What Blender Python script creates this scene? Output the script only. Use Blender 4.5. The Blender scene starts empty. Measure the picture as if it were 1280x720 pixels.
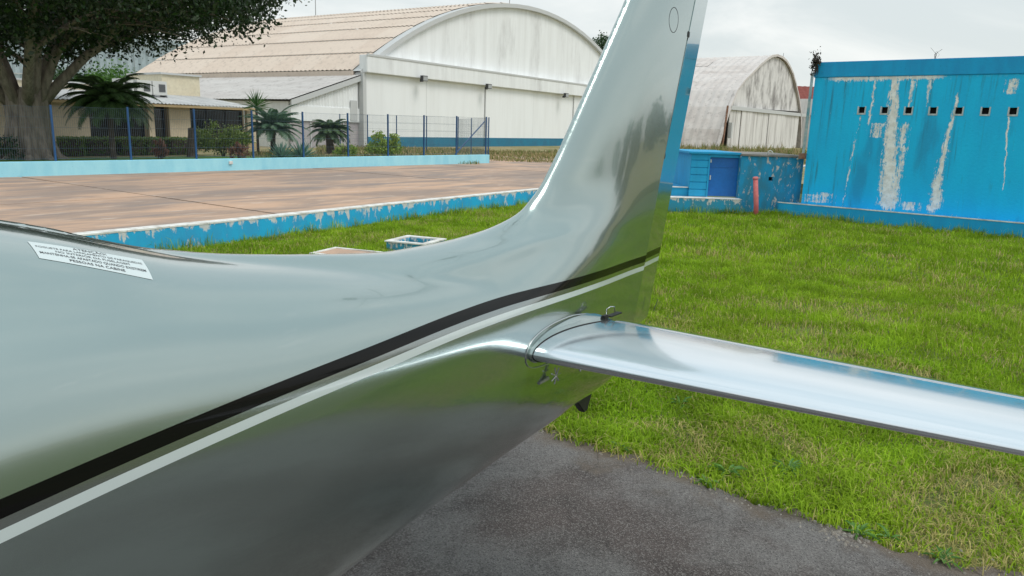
import bpy, bmesh, math, random
import numpy as np
from mathutils import Vector, Matrix
from mathutils.bvhtree import BVHTree
random.seed(7); rng = np.random.default_rng(11)
SC = bpy.context.scene; COL = SC.collection
R = math.radians
# ------------------------------------------------------------------ camera
CH = 2.04; FPX = 925.0; PITCH = R(12.2); ROLL = R(1.7)
fwd = np.array([0, math.cos(PITCH), -math.sin(PITCH)])
r0 = np.array([1., 0, 0]); u0 = np.cross(r0, fwd)
rt = r0*math.cos(ROLL)+u0*math.sin(ROLL); up = -r0*math.sin(ROLL)+u0*math.cos(ROLL)
CAM = np.array([0, 0, CH])
cam = bpy.data.cameras.new('camera'); camo = bpy.data.objects.new('camera', cam); COL.objects.link(camo)
cam.sensor_width = 36; cam.lens = 36*FPX/1280; cam.clip_start = .05; cam.clip_end = 3000
M = Matrix((tuple(rt)+(0,), tuple(up)+(0,), tuple(-fwd)+(CH,), (0, 0, 0, 1)))
M = Matrix(((rt[0], up[0], -fwd[0], 0), (rt[1], up[1], -fwd[1], 0), (rt[2], up[2], -fwd[2], CH), (0, 0, 0, 1)))
camo.matrix_world = M; SC.camera = camo
SC.view_settings.view_transform = 'Standard'; SC.view_settings.look = 'None'
SC.view_settings.exposure = 0.14; SC.view_settings.gamma = 1.0
def ray(u, v): return fwd+rt*(u-640)/FPX+up*(360-v)/FPX
def gp(u, v, z=0.0):
    d = ray(u, v); t = (z-CH)/d[2]; return CAM+d*t
def onp(u, v, P, n):
    d = ray(u, v); t = ((np.array(P)-CAM)@np.array(n))/(d@np.array(n)); return CAM+d*t
AX = np.array([.586, .81, 0]); AX /= np.linalg.norm(AX)      # aft axis of the aircraft = direction of kerb and fence
SX = np.array([AX[1], -AX[0], 0])                            # port side
def AS(A, S, z=0): return AX*A+SX*S+np.array([0, 0, z])
# ------------------------------------------------------------------ node helper
class NT:
    def __init__(s, tree): s.t = tree
    def n(s, typ, **kw):
        nd = s.t.nodes.new(typ)
        for k, v in kw.items(): setattr(nd, k, v)
        return nd
    def link(s, a, b): s.t.links.new(a, b)
    def m(s, op, a, b=None, c=None, clamp=False):
        nd = s.n('ShaderNodeMath', operation=op); nd.use_clamp = clamp
        for i, x in enumerate((a, b, c)):
            if x is None: continue
            if isinstance(x, (int, float)): nd.inputs[i].default_value = x
            else: s.link(x, nd.inputs[i])
        return nd.outputs[0]
    def sep(s, vec):
        nd = s.n('ShaderNodeSeparateXYZ'); s.link(vec, nd.inputs[0]); return nd.outputs
    def obj(s): return s.n('ShaderNodeTexCoord').outputs['Object']
    def scale(s, vec, sc, off=(0, 0, 0)):
        nd = s.n('ShaderNodeMapping'); s.link(vec, nd.inputs[0]); nd.inputs['Scale'].default_value = sc; nd.inputs['Location'].default_value = off
        return nd.outputs[0]
    def noise(s, vec, sc, det=4, rough=.55, dist=0.0):
        nd = s.n('ShaderNodeTexNoise'); s.link(vec, nd.inputs['Vector']); nd.inputs['Scale'].default_value = sc
        nd.inputs['Detail'].default_value = det; nd.inputs['Roughness'].default_value = rough; nd.inputs['Distortion'].default_value = dist
        return nd.outputs['Fac']
    def step(s, x, lo, hi):
        nd = s.n('ShaderNodeMapRange', interpolation_type='SMOOTHSTEP'); 
        if isinstance(x, (int, float)): nd.inputs[0].default_value = x
        else: s.link(x, nd.inputs[0])
        for i, v in ((1, lo), (2, hi)):
            if isinstance(v, (int, float)): nd.inputs[i].default_value = v
            else: s.link(v, nd.inputs[i])
        return nd.outputs[0]
    def mix(s, f, a, b):
        nd = s.n('ShaderNodeMix', data_type='RGBA')
        if isinstance(f, (int, float)): nd.inputs[0].default_value = f
        else: s.link(f, nd.inputs[0])
        for i, x in ((6, a), (7, b)):
            if isinstance(x, tuple): nd.inputs[i].default_value = (*x, 1)
            else: s.link(x, nd.inputs[i])
        return nd.outputs[2]
    def bump(s, h, st=.3, dist=.02):
        nd = s.n('ShaderNodeBump'); nd.inputs['Strength'].default_value = st; nd.inputs['Distance'].default_value = dist
        s.link(h, nd.inputs['Height']); return nd.outputs[0]
    def rnd(s): return s.n('ShaderNodeObjectInfo').outputs['Random']
MATS = {}
def mat(name, color=(.5, .5, .5), rough=.7, metal=0.0, fn=None, coat=0.0, spec=.5):
    if name in MATS: return MATS[name]
    m = bpy.data.materials.new(name); m.use_nodes = True; nt = NT(m.node_tree); b = m.node_tree.nodes['Principled BSDF']
    b.inputs['Base Color'].default_value = (*color, 1); b.inputs['Roughness'].default_value = rough; b.inputs['Metallic'].default_value = metal
    b.inputs['Coat Weight'].default_value = coat; b.inputs['Coat Roughness'].default_value = .06; b.inputs['Specular IOR Level'].default_value = spec
    if fn: fn(nt, b)
    MATS[name] = m; return m
def mottled(name, c1, c2, sc=3.0, rough=.8, bump=.2, bd=.01, metal=0, det=6, sq=(1, 1, 1)):
    def fn(nt, b):
        o = nt.scale(nt.obj(), sq); f = nt.noise(o, sc, det, .6); f = nt.step(f, .3, .7)
        c = nt.mix(f, c1, c2); f2 = nt.noise(o, sc*9, 3); c = nt.mix(nt.m('MULTIPLY', nt.step(f2, .35, .75), .35), c, tuple(x*.7 for x in c1))
        nt.link(c, b.inputs['Base Color']); nt.link(nt.bump(f2, bump, bd), b.inputs['Normal'])
    return mat(name, c1, rough, metal, fn)
# ------------------------------------------------------------------ world: pale overcast
w = bpy.data.worlds.new('World'); SC.world = w; w.use_nodes = True; wt = NT(w.node_tree)
bg = w.node_tree.nodes['Background']; SUN_EL = R(56); SUN_AZ = R(115)
sky = wt.n('ShaderNodeTexSky', sky_type='NISHITA'); sky.sun_disc = False; sky.sun_elevation = SUN_EL; sky.sun_rotation = SUN_AZ
wt.link(sky.outputs[0], bg.inputs[0]); bg.inputs[1].default_value = .10
bg2 = wt.n('ShaderNodeBackground')
tc = wt.n('ShaderNodeTexCoord').outputs['Generated']; sx = wt.sep(tc)
nv = wt.scale(tc, (1, 1, 3.2)); cn = wt.noise(nv, 2.6, 6, .55, .4)
elev = wt.step(sx[2], 0.0, .75)
hc = wt.mix(wt.step(cn, .38, .68), (.70, .75, .745), (.95, .96, .93))
zc_ = wt.mix(wt.step(cn, .35, .65), (.68, .82, .87), (.92, 1.0, 1.01))
wt.link(wt.mix(elev, hc, zc_), bg2.inputs[0]); bg2.inputs[1].default_value = 1.0
ms = wt.n('ShaderNodeMixShader'); ms.inputs[0].default_value = .9
wt.link(bg.outputs[0], ms.inputs[1]); wt.link(bg2.outputs[0], ms.inputs[2])
wt.link(ms.outputs[0], w.node_tree.nodes['World Output'].inputs[0])
sun = bpy.data.lights.new('sun', 'SUN'); sun.energy = 1.4; sun.angle = R(26); sun.color = (1, .96, .9)
suno = bpy.data.objects.new('sun', sun); COL.objects.link(suno)
sd = Vector((math.sin(SUN_AZ)*math.cos(SUN_EL), math.cos(SUN_AZ)*math.cos(SUN_EL), math.sin(SUN_EL)))
suno.rotation_euler = sd.to_track_quat('Z', 'Y').to_euler()
# ------------------------------------------------------------------ object helpers
def meta(o, label=None, cat=None, group=None, kind=None):
    if label: o['label'] = label
    if cat: o['category'] = cat
    if group: o['group'] = group
    if kind: o['kind'] = kind
    return o
def mesh_np(name, V, faces, m, parent=None, smooth=False):
    me = bpy.data.meshes.new(name)
    V = np.asarray(V, dtype=np.float32)
    if isinstance(faces, np.ndarray):
        nf, k = faces.shape
        me.vertices.add(len(V)); me.vertices.foreach_set('co', V.ravel())
        me.loops.add(nf*k); me.loops.foreach_set('vertex_index', faces.astype(np.int32).ravel())
        me.polygons.add(nf); me.polygons.foreach_set('loop_start', np.arange(0, nf*k, k, dtype=np.int32))
        me.update(calc_edges=True)
    else:
        me.from_pydata([tuple(map(float, v)) for v in V], [], faces)
    me.validate()
    if smooth: me.polygons.foreach_set('use_smooth', np.ones(len(me.polygons), dtype=bool))
    for mm in (m if isinstance(m, (list, tuple)) else [m]): me.materials.append(mm)
    o = bpy.data.objects.new(name, me); COL.objects.link(o)
    if parent: o.parent = parent
    return o
def empty(name, loc=(0, 0, 0), rz=0.0, label=None, cat=None, group=None):
    o = bpy.data.objects.new(name, None); COL.objects.link(o); o.location = tuple(loc); o.rotation_euler = (0, 0, rz); o.empty_display_size = .2
    return meta(o, label, cat, group)
class MB:
    def __init__(s): s.V = []; s.F = []
    def add(s, V, F):
        n = len(s.V); s.V += [tuple(map(float, v)) for v in V]; s.F += [tuple(i+n for i in f) for f in F]; return s
    def box(s, x0, x1, y0, y1, z0, z1):
        return s.add([(x0, y0, z0), (x1, y0, z0), (x1, y1, z0), (x0, y1, z0), (x0, y0, z1), (x1, y0, z1), (x1, y1, z1), (x0, y1, z1)],
                     [(0, 3, 2, 1), (4, 5, 6, 7), (0, 1, 5, 4), (1, 2, 6, 5), (2, 3, 7, 6), (3, 0, 4, 7)])
    def tube(s, P, r, n=8, caps=True, lobes=0, la=.0):
        P = [np.array(p, float) for p in P]; k = len(P)
        rr = r if isinstance(r, (list, tuple)) else [r]*k
        V = []; ref = np.array([.13, .21, .97])
        for i in range(k):
            d = P[min(i+1, k-1)]-P[max(i-1, 0)]; d = d/(np.linalg.norm(d)+1e-9)
            if abs(d@ref) > .95: ref = np.array([.9, .1, .2])
            a = np.cross(d, ref); a /= np.linalg.norm(a); b = np.cross(d, a)
            for j in range(n):
                t = 2*math.pi*j/n; q = rr[i]*(1+(la*math.sin(lobes*t+i*.35) if lobes else 0))
                V.append(P[i]+q*(a*math.cos(t)+b*math.sin(t)))
        F = [(i*n+j, i*n+(j+1) % n, (i+1)*n+(j+1) % n, (i+1)*n+j) for i in range(k-1) for j in range(n)]
        if caps: F += [tuple(range(n-1, -1, -1)), tuple(range((k-1)*n, k*n))]
        return s.add(V, F)
    def cyl(s, p0, p1, r, n=8): return s.tube([p0, p1], r, n)
    def prism(s, poly, y0, y1):      # polygon in xz, extruded along y
        n = len(poly); V = [(p[0], y0, p[1]) for p in poly]+[(p[0], y1, p[1]) for p in poly]
        F = [tuple(range(n)), tuple(range(2*n-1, n-1, -1))]+[(j, i, i+n, j+n) for i, j in ((i, (i+1) % n) for i in range(n))]
        return s.add(V, F)
    def slab(s, poly, z0, z1):
        n = len(poly); V = [(p[0], p[1], z0) for p in poly]+[(p[0], p[1], z1) for p in poly]
        F = [tuple(range(n-1, -1, -1)), tuple(range(n, 2*n))]+[(i, (i+1) % n, (i+1) % n+n, i+n) for i in range(n)]
        return s.add(V, F)
    def build(s, name, m, parent=None, smooth=False, bevel=0.0, loc=None, rz=None):
        me = bpy.data.meshes.new(name); me.from_pydata(s.V, [], s.F); me.validate()
        bm = bmesh.new(); bm.from_mesh(me); bmesh.ops.recalc_face_normals(bm, faces=bm.faces)
        if bevel: bmesh.ops.bevel(bm, geom=[e for e in bm.edges if e.is_manifold and e.calc_face_angle(0) > .6], offset=bevel, segments=2, affect='EDGES', clamp_overlap=True)
        bm.to_mesh(me); bm.free()
        if smooth: me.polygons.foreach_set('use_smooth', np.ones(len(me.polygons), dtype=bool))
        me.materials.append(m); o = bpy.data.objects.new(name, me); COL.objects.link(o)
        if parent: o.parent = parent
        if loc is not None: o.location = tuple(loc)
        if rz is not None: o.rotation_euler = (0, 0, rz)
        return o
def copy_tree(o, parent=None):
    c = o.copy(); COL.objects.link(c); c.parent = parent
    for ch in list(o.children): copy_tree(ch, c)
    return c
def inst(src, name, parent, loc=(0, 0, 0), rot=None, scale=None):
    c = bpy.data.objects.new(name, src.data); COL.objects.link(c); c.parent = parent; c.location = tuple(loc)
    if rot: c.rotation_euler = rot
    if scale: c.scale = scale
    return c
# ================================================================== SETTING
KERB = [AS(-14, -10.6), AS(-4, -10.85), np.array([-6.07, 10.45, 0]), np.array([-4.65, 12.49, 0]), np.array([-2.47, 16.01, 0]), np.array([.59, 20.75, 0]), np.array([6.09, 28.36, 0]), AS(50, -11.9)]
HZ = .36
def soil_fn(nt, b):
    o = nt.obj(); f = nt.step(nt.noise(o, 1.3, 6), .35, .65); c = nt.mix(f, (.075, .11, .022), (.13, .15, .04))
    c = nt.mix(nt.m('MULTIPLY', nt.step(nt.noise(o, 14, 4), .52, .7), .6), c, (.17, .13, .07)); nt.link(c, b.inputs['Base Color'])
    nt.link(nt.bump(nt.noise(o, 30, 4), .6, .02), b.inputs['Normal'])
soil = mat('soil_under_grass', rough=.95, fn=soil_fn)
def dry_fn(nt, b):
    o = nt.obj(); f = nt.step(nt.noise(o, .5, 7), .35, .65); c = nt.mix(f, (.20, .19, .07), (.34, .27, .15))
    c = nt.mix(nt.m('MULTIPLY', nt.step(nt.noise(o, 4, 5), .5, .7), .5), c, (.10, .15, .04)); nt.link(c, b.inputs['Base Color'])
    nt.link(nt.bump(nt.noise(o, 6, 5), .8, .1), b.inputs['Normal'])
dry = mat('dry_grass_ground', rough=.95, fn=dry_fn)
BIG = 1500
o = MB().slab([(-BIG, -BIG), (BIG, -BIG), (BIG, BIG), (-BIG, BIG)], -.6, 0).build('ground', soil); meta(o, 'low level soil carrying the lawn beside the asphalt', kind='structure')
kp = [tuple(k[:2]+AX[:2]*0-SX[:2]*.1) for k in KERB]
far = AS(BIG, -11.9); 
poly = [tuple(AS(-BIG, -10.6)[:2])]+kp+[tuple(far[:2])]+[tuple(AS(BIG, -BIG)[:2]), tuple(AS(-BIG, -BIG)[:2])]
o = MB().slab(poly, -.55, HZ).build('raised_terrain', dry); meta(o, 'dry grassy ground raised behind the blue kerb', kind='structure')
# raised ground behind the blue buildings on the right
o = MB().slab([tuple(AS(28.2, -11.75)[:2]), tuple(AS(28.2, 1200)[:2]), tuple(AS(1400, 1200)[:2]), tuple(AS(1400, -11.75)[:2])], -.5, HZ-.01).build('back_terrain', dry); meta(o, kind='structure', label='dry grass field behind the blue building')
# asphalt
def asph_fn(nt, b):
    o = nt.obj(); big = nt.noise(o, .9, 5, .6, .3); mid = nt.noise(o, 3.2, 6, .6)
    c = nt.mix(nt.step(big, .42, .58), (.092, .074, .069), (.165, .155, .150))
    c = nt.mix(nt.m('MULTIPLY', nt.step(mid, .45, .65), .5), c, (.055, .046, .043))
    sp = nt.n('ShaderNodeTexVoronoi'); nt.link(o, sp.inputs['Vector']); sp.inputs['Scale'].default_value = 150
    cr = nt.sep(sp.outputs['Color'])[0]
    c = nt.mix(nt.m('MULTIPLY', nt.step(cr, .60, .98), .45), c, (.30, .285, .27))
    c = nt.mix(nt.m('MULTIPLY', nt.step(cr, .30, .05), .5), c, (.03, .026, .025))
    xy = nt.sep(o); edge = nt.step(nt.m('ADD', xy[0], nt.m('MULTIPLY', nt.m('SUBTRACT', mid, .5), .9)), 3.72, 3.98)
    c = nt.mix(nt.m('MULTIPLY', edge, .75), c, (.15, .115, .085))
    v2 = nt.n('ShaderNodeTexVoronoi', feature='DISTANCE_TO_EDGE'); wv = nt.n('ShaderNodeVectorMath', operation='ADD'); nz = nt.n('ShaderNodeTexNoise'); nt.link(o, nz.inputs['Vector']); nz.inputs['Scale'].default_value = 3; nz.inputs['Detail'].default_value = 6
    sc9 = nt.n('ShaderNodeVectorMath', operation='SCALE'); nt.link(nz.outputs['Color'], sc9.inputs[0]); sc9.inputs['Scale'].default_value = .5; nt.link(o, wv.inputs[0]); nt.link(sc9.outputs[0], wv.inputs[1]); nt.link(wv.outputs[0], v2.inputs['Vector']); v2.inputs['Scale'].default_value = .9
    crk = nt.m('MULTIPLY', nt.step(v2.outputs['Distance'], .010, .002), nt.step(mid, .42, .55)); c = nt.mix(nt.m('MULTIPLY', crk, .4), c, (.025, .02, .018))
    pit = nt.step(nt.noise(o, 38, 3, .5), .66, .72); c = nt.mix(nt.m('MULTIPLY', pit, .5), c, (.045, .035, .032))
    nt.link(c, b.inputs['Base Color']); nt.link(nt.bump(nt.m('ADD', sp.outputs['Distance'], nt.m('MULTIPLY', nt.noise(o, 60, 4), .6)), .9, .006), b.inputs['Normal'])
asph = mat('asphalt', rough=.9, fn=asph_fn)
FR = math.atan2(AX[1], AX[0])        # local x = aft, local y = starboard (-SX)
def edgeA(S): return 3.97+.05*math.sin(S*2.3)+.038*math.sin(S*7.1+1)+.026*math.sin(S*19)+.017*math.sin(S*43+2)+.010*math.sin(S*97)
pts = [(edgeA(S), -S) for S in np.arange(-10.9, 30, .04)]
o = MB().slab([(-60, 10.75)]+[(-60, -30)]+pts[::-1], -.02, .022).build('asphalt_apron', asph, rz=FR); meta(o, 'dark weathered asphalt under the aircraft', kind='structure')
# broken crumbs along the asphalt edge
crumb = mottled('asphalt_crumb', (.22, .19, .16), (.4, .37, .33), 20, .95)
mb = MB()
for i in range(420):
    S = rng.uniform(-3, 2.2); A = edgeA(S)+rng.normal(-.02, .06); r = rng.uniform(.003, .011); z = .02
    if i % 5 == 0: S = rng.normal(-.62, .07); A = 3.86+rng.normal(0, .05); r *= 1.25
    p = AS(A, S); mb.tube([(p[0], p[1], z), (p[0]+r*.3, p[1], z+r*.7)], [r, r*.6], 5)
o = mb.build('asphalt_crumbs', crumb); meta(o, 'loose pale crumbs scattered along the asphalt edge', 'gravel', kind='stuff')
# concrete apron in slabs
def conc_fn(nt, b):
    o = nt.n('ShaderNodeTexCoord').outputs['Object']; o2 = nt.scale(o, (.55, 1.5, 1))
    f = nt.noise(o2, .55, 7, .6, .5); c = nt.mix(nt.step(f, .38, .62), (.57, .37, .255), (.32, .235, .19))
    f3 = nt.noise(nt.scale(o, (.35, 2.2, 1), (3, 1, 0)), .9, 6, .65); c = nt.mix(nt.m('MULTIPLY', nt.step(f3, .50, .68), .75), c, (.24, .21, .20))
    c = nt.mix(nt.m('MULTIPLY', nt.step(nt.noise(o2, 2.3, 5), .55, .75), .55), c, (.68, .55, .46))
    c = nt.mix(nt.m('MULTIPLY', nt.rnd(), .22), c, (.30, .24, .21))
    c = nt.mix(nt.m('MULTIPLY', nt.step(nt.noise(o, 11, 4), .6, .8), .3), c, (.12, .10, .09))
    nt.link(c, b.inputs['Base Color']); nt.link(nt.bump(nt.noise(o, 25, 5), .4, .01), b.inputs['Normal'])
conc = mat('stained_concrete', rough=.9, fn=conc_fn)
ap = empty('concrete_apron', (0, 0, 0), FR); meta(ap, 'large reddish stained concrete slabs behind the blue kerb', kind='structure')
jointm = mottled('joint_dirt', (.05, .04, .03), (.09, .08, .05), 8)
MB().slab([(-5, 11.2), (9, 11.5), (18, 11.95), (46.9, 12.3), (46.9, 30), (-5, 30)], .30, .366).build('joint_fill', jointm, ap)
Aj = [-5, 3, 8.34, 17.8, 24.6, 31.4, 38.2, 47]
def kerbS(A):
    ks = [(k@AX, -(k@SX)) for k in KERB]; return np.interp(A, [k[0] for k in ks], [k[1] for k in ks])
WALLP = gp(0, 222, .38); WS = -(WALLP@SX)
for i in range(len(Aj)-1):
    cuts = [None, 15.6, 20.4, 23.5] if i < 4 else [None, 16.5, 21.0, 27.5]
    for j in range(len(cuts)-1):
        a0, a1 = Aj[i]+.035, Aj[i+1]-.035
        if j == 0: P = [(a0, kerbS(a0)+.12), (a1, kerbS(a1)+.12)]
        else: P = [(a0, cuts[j]+.03), (a1, cuts[j]+.03)]
        q = cuts[j+1]-(.012 if j < len(cuts)-2 else 0)
        MB().slab([P[0], P[1], (a1, q), (a0, q)], .34, .385+.002*((i+j) % 3)).build('concrete_slab', conc, ap)
# crack plants etc. come later
# ------------------------------------------------------------------ peeling paint
BLUE = (.004, .30, .60); LBLUE = (.25, .62, .80)
def peel_fn(base, dark, white=(.72, .70, .66), amount=.60, top=None, streak=True, sc=2.2):
    def fn(nt, b):
        o = nt.obj(); x, y, z = nt.sep(o)[:3]
        f = nt.noise(nt.scale(o, (1.0, 1.0, .35)), sc*1.3, 6, .6)
        c = nt.mix(nt.step(f, .3, .7), base, dark)
        g = nt.noise(nt.scale(o, (1, 1, .45)), sc*2.6, 8, .68, .3)
        if top is not None:
            lift = nt.m('MULTIPLY', nt.step(z, top-.2, top), .13); g = nt.m('ADD', g, lift)
        pm = nt.step(g, amount-.01, amount+.06); c = nt.mix(pm, c, nt.mix(nt.noise(o, 9, 5), white, tuple(w_*.7 for w_ in white)))
        sp = nt.step(nt.noise(o, 26, 5, .7), .63, .70); c = nt.mix(nt.m('MULTIPLY', sp, .55), c, tuple(d*.35 for d in dark))
        nt.link(c, b.inputs['Base Color']); nt.link(nt.bump(nt.m('SUBTRACT', nt.noise(o, 30, 4), nt.m('MULTIPLY', pm, .8)), .5, .006), b.inputs['Normal'])
    return fn
kerbm = mat('peeling_blue_kerb', rough=.75, fn=peel_fn((.012, .43, .74), (.03, .34, .62), (.70,.72,.72), amount=.60, top=.38))
def wp_fn(nt, b):
    o = nt.obj(); c = nt.mix(nt.step(nt.noise(o, 5, 6), .4, .7), (.78, .77, .74), (.52, .50, .46)); c = nt.mix(nt.m('MULTIPLY', nt.step(nt.noise(o, 15, 5), .6, .75), .6), c, (.2, .22, .22)); nt.link(c, b.inputs['Base Color'])
whitep = mat('worn_white_paint', rough=.8, fn=wp_fn)
kb = empty('blue_kerb', (0, 0, 0), 0, 'long low kerb with peeling blue side and white painted top along the lawn', 'kerb')
def strip(path, off0, off1, z0, z1):
    L = []; Rr = []
    for i, p in enumerate(path):
        L.append((p[0]-SX[0]*off0, p[1]-SX[1]*off0)); Rr.append((p[0]-SX[0]*off1, p[1]-SX[1]*off1))
    m_ = MB()
    for i in range(len(path)-1):
        m_.slab([L[i], L[i+1], Rr[i+1], Rr[i]], z0, z1)
    return m_
def subdiv(path, k):
    out = []
    for i in range(len(path)-1):
        for j in range(k): out.append(path[i]+(path[i+1]-path[i])*j/k)
    return out+[path[-1]]
def sheet_strip(path, offs, zs):
    V = []; n = len(offs)
    for p in path:
        for of, z in zip(offs, zs): V.append((p[0]-SX[0]*of, p[1]-SX[1]*of, z))
    F = [(i*n+j, (i+1)*n+j, (i+1)*n+j+1, i*n+j+1) for i in range(len(path)-1) for j in range(n-1)]
    return V, F
kpath = [k for k in KERB[1:]]
V, F = sheet_strip(kpath, (0, 0, .22, .22), (-.1, .365, .365, -.1)); MB().add(V, F).build('kerb_body', kerbm, kb)
V, F = sheet_strip(subdiv(kpath, 6), (-.006, -.006, .012, .20, .20), (.362, .388, .393, .393, .34)); 
V = [(v[0], v[1], v[2]+.004*math.sin(i*1.7)*(1 if v[2] < .37 else 0)) for i, v in enumerate(V)]
MB().add(V, F).build('kerb_top', whitep, kb)
# ------------------------------------------------------------------ light blue wall and mesh fence
WP0 = WALLP.copy(); WP0[2] = 0; WD = np.array([.608, .794, 0]); WR = math.atan2(WD[1], WD[0])
lbm = mat('light_blue_wall', rough=.75, fn=peel_fn((.38, .74, .84), (.30, .66, .79), (.6, .68, .70), amount=.72, top=.9))
lw = empty('light_blue_wall', WP0, WR, 'low pale blue rendered wall edging the concrete below the mesh fence', 'wall')
MB().box(-10, 20.15, .0, .26, .3, .775).build('wall_body', lbm, lw, bevel=.012)
MB().box(6.6, 6.72, -.05, 0, .60, .70).build('drain_spout', whitep, lw)
fblue = mottled('fence_blue_paint', (.012, .09, .24), (.015, .06, .16), 6, .5)
wirem = mat('galvanised_fence_wire', (.16, .22, .28), .5, .6)
def make_fence(name, P, D, n, sp, z0, z1s, label, vert=.055, tilt=None):
    fe = empty(name, P, math.atan2(D[1], D[0]), label, 'fence')
    post = None
    for i in range(n):
        h = z1s(i*sp)
        if post is None:
            post = MB().box(-.024, .024, -.024, .024, 0, 1).build('post', fblue, fe); post.location = (i*sp, 0, z0); post.scale = (1, 1, h-z0); q = post
        else: q = inst(post, 'post', fe, (i*sp, 0, z0), scale=(1, 1, h-z0))
    for i in range(n-1):
        m_ = MB(); h0 = z1s(i*sp)-.03; x0 = i*sp+.03; x1 = (i+1)*sp-.03; nn_ = int((x1-x0)/vert)
        for j in range(nn_+1):
            x = x0+(x1-x0)*j/nn_; m_.cyl((x, .02, z0+.06), (x, .02, h0), .0022, 3)
        for zz in np.linspace(z0+.08, h0, 6): m_.cyl((x0, .015, zz), (x1, .015, zz), .0035, 3)
        m_.build('mesh_panel', wirem, fe)
    return fe
fp = WP0+WD*(-2.69)+np.array([-WD[1], WD[0], 0])*.19
fe = make_fence('mesh_fence', fp, WD, 12, 2.07, .76, lambda t: 2.27+.012*t-.03, 'long blue post and welded mesh fence standing on the pale blue wall')
MB().cyl((22.77-2.1, .05, .80), (22.77-.05, .05, 2.3), .028, 6).build('brace', fblue, fe)
c1 = WP0+WD*20.4+np.array([-WD[1], WD[0], 0])*.3; c2 = np.array([-3.6, 46.5, 0])
D2 = (c2-c1); L2 = np.linalg.norm(D2); D2 /= L2
make_fence('mesh_fence', c1, D2, 3, L2/2, .38, lambda t: 2.5, 'short side run of blue mesh fence turning back from the pale wall end', .09)
D3 = np.array([-8.9+3.5, 49.2-46.5, 0]); D3 /= np.linalg.norm(D3)
make_fence('mesh_fence', c2, D3, 5, 2.3, .38, lambda t: 2.62, 'distant rear run of blue mesh fence in front of the white hangar doors', .09)
# lawn sheet between fence and low building
lawnm = mottled('far_lawn', (.075, .20, .02), (.12, .24, .04), 2.5, .95, .8, .05)
o = MB().slab([(-10, .3), (17, .3), (17, 6.4), (11, 9), (-10, 9)], .37, .40).build('garden_lawn', lawnm, loc=WP0, rz=WR); meta(o, 'green garden lawn behind the mesh fence', kind='structure')
# ================================================================== MAIN HANGAR
def corrugated(x0, x1, y0, y1, z0, z1, pitch=.3, amp=.04, axis='z', nseg=1):
    """ribbed sheet, ribs running along z (wall, in xz plane at y0) """
    n = max(2, int((x1-x0)/pitch)*2); V = []; F = []
    for i in range(n+1):
        x = x0+(x1-x0)*i/n; y = y0-(amp if i % 2 else 0); V += [(x, y, z0), (x, y, z1)]
    for i in range(n): F.append((2*i, 2*i+2, 2*i+3, 2*i+1))
    return MB().add(V, F)
def hw_fn(nt, b):
    o = nt.obj(); v = nt.noise(nt.scale(o, (1.2, 1.2, .10)), 1.0, 7, .65, .2); c = nt.mix(nt.step(v, .36, .70), (.86, .875, .88), (.77, .78, .78))
    g = nt.noise(nt.scale(o, (1, 1, .35)), .35, 8, .65); c = nt.mix(nt.m('MULTIPLY', nt.step(g, .50, .72), .55), c, (.46, .455, .45))
    nt.link(c, b.inputs['Base Color']); nt.link(nt.bump(v, .3, .05), b.inputs['Normal'])
gable_m = mat('stained_white_gable', rough=.85, fn=hw_fn)
def door_fn(nt, b):
    o = nt.obj(); v = nt.noise(nt.scale(o, (1.5, 1.5, .15)), 1.0, 6, .6); c = nt.mix(nt.step(v, .35, .75), (.87, .885, .89), (.81, .82, .82))
    z = nt.sep(o)[2]; nt.link(c, b.inputs['Base Color'])
door_m = mat('white_hangar_door', rough=.7, fn=door_fn)
band_m = mottled('teal_base_band', (.02, .20, .32), (.03, .16, .26), 1.5, .8)
beam_m = mat('white_beam', rough=.8, fn=hw_fn)
def roofm(name, c1, c2, c3, dirt=.5):
    def fn(nt, b):
        o = nt.obj(); r = nt.rnd(); f = nt.noise(nt.scale(o, (1.6, .4, .4)), .7, 7, .65); c = nt.mix(nt.step(f, .35, .65), c1, c2)
        c = nt.mix(nt.m('MULTIPLY', r, .6), c, c3); c = nt.mix(nt.m('MULTIPLY', nt.step(nt.noise(o, 1.9, 6, .7), .52, .7), dirt), c, tuple(x*.45 for x in c1))
        nt.link(c, b.inputs['Base Color'])
    return mat(name, rough=.75, fn=fn)
tan = roofm('tan_roof_sheet', (.62, .515, .43), (.55, .45, .375), (.66, .57, .49), .45)
greyroof = roofm('grey_roof_sheet', (.50, .47, .45), (.38, .34, .32), (.60, .58, .56), .6)
trimm = mat('pale_grey_trim', (.55, .56, .56), .6)
darkgap = mat('dark_gap', (.02, .02, .02), .9)
E = np.array([.534, .846, 0]); E /= np.linalg.norm(E)
HB = .05
hg = empty('white_hangar', (-11.3, 54, 0), math.atan2(E[1], E[0]), 'huge arched white hangar with tan ribbed roof and tall sliding doors', 'hangar')
SP = 47.8; RISE = 7.5; RR = ((SP/2)**2+RISE**2)/(2*RISE)
def arch(t): return 12.95-RR+math.sqrt(max(0, RR*RR-(t-SP/2)**2))
ts = [SP*(.5-.5*math.cos(math.pi*i/40)) for i in range(41)]
poly = [(t, arch(t)) for t in ts]+[(SP, 6.3), (0, 6.3)]
poly = [(0.0, 5.2)]+[(t, arch(t)) for t in ts]+[(SP, 5.2)]
MB().prism(poly[::-1], 0, .3).build('gable_wall', gable_m, hg)
MB().box(.15, SP-.15, -.75, .0-.004, 5.55, 6.75).build('door_track_beam', beam_m, hg, bevel=.04)
MB().box(.15, SP-.15, -.80, -.75, 6.68, 6.82).build('beam_flashing', trimm, hg)
cuts = [0.35, 7.2, 15.3, 23.5, 31.7, 40.0, SP-.35]
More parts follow.
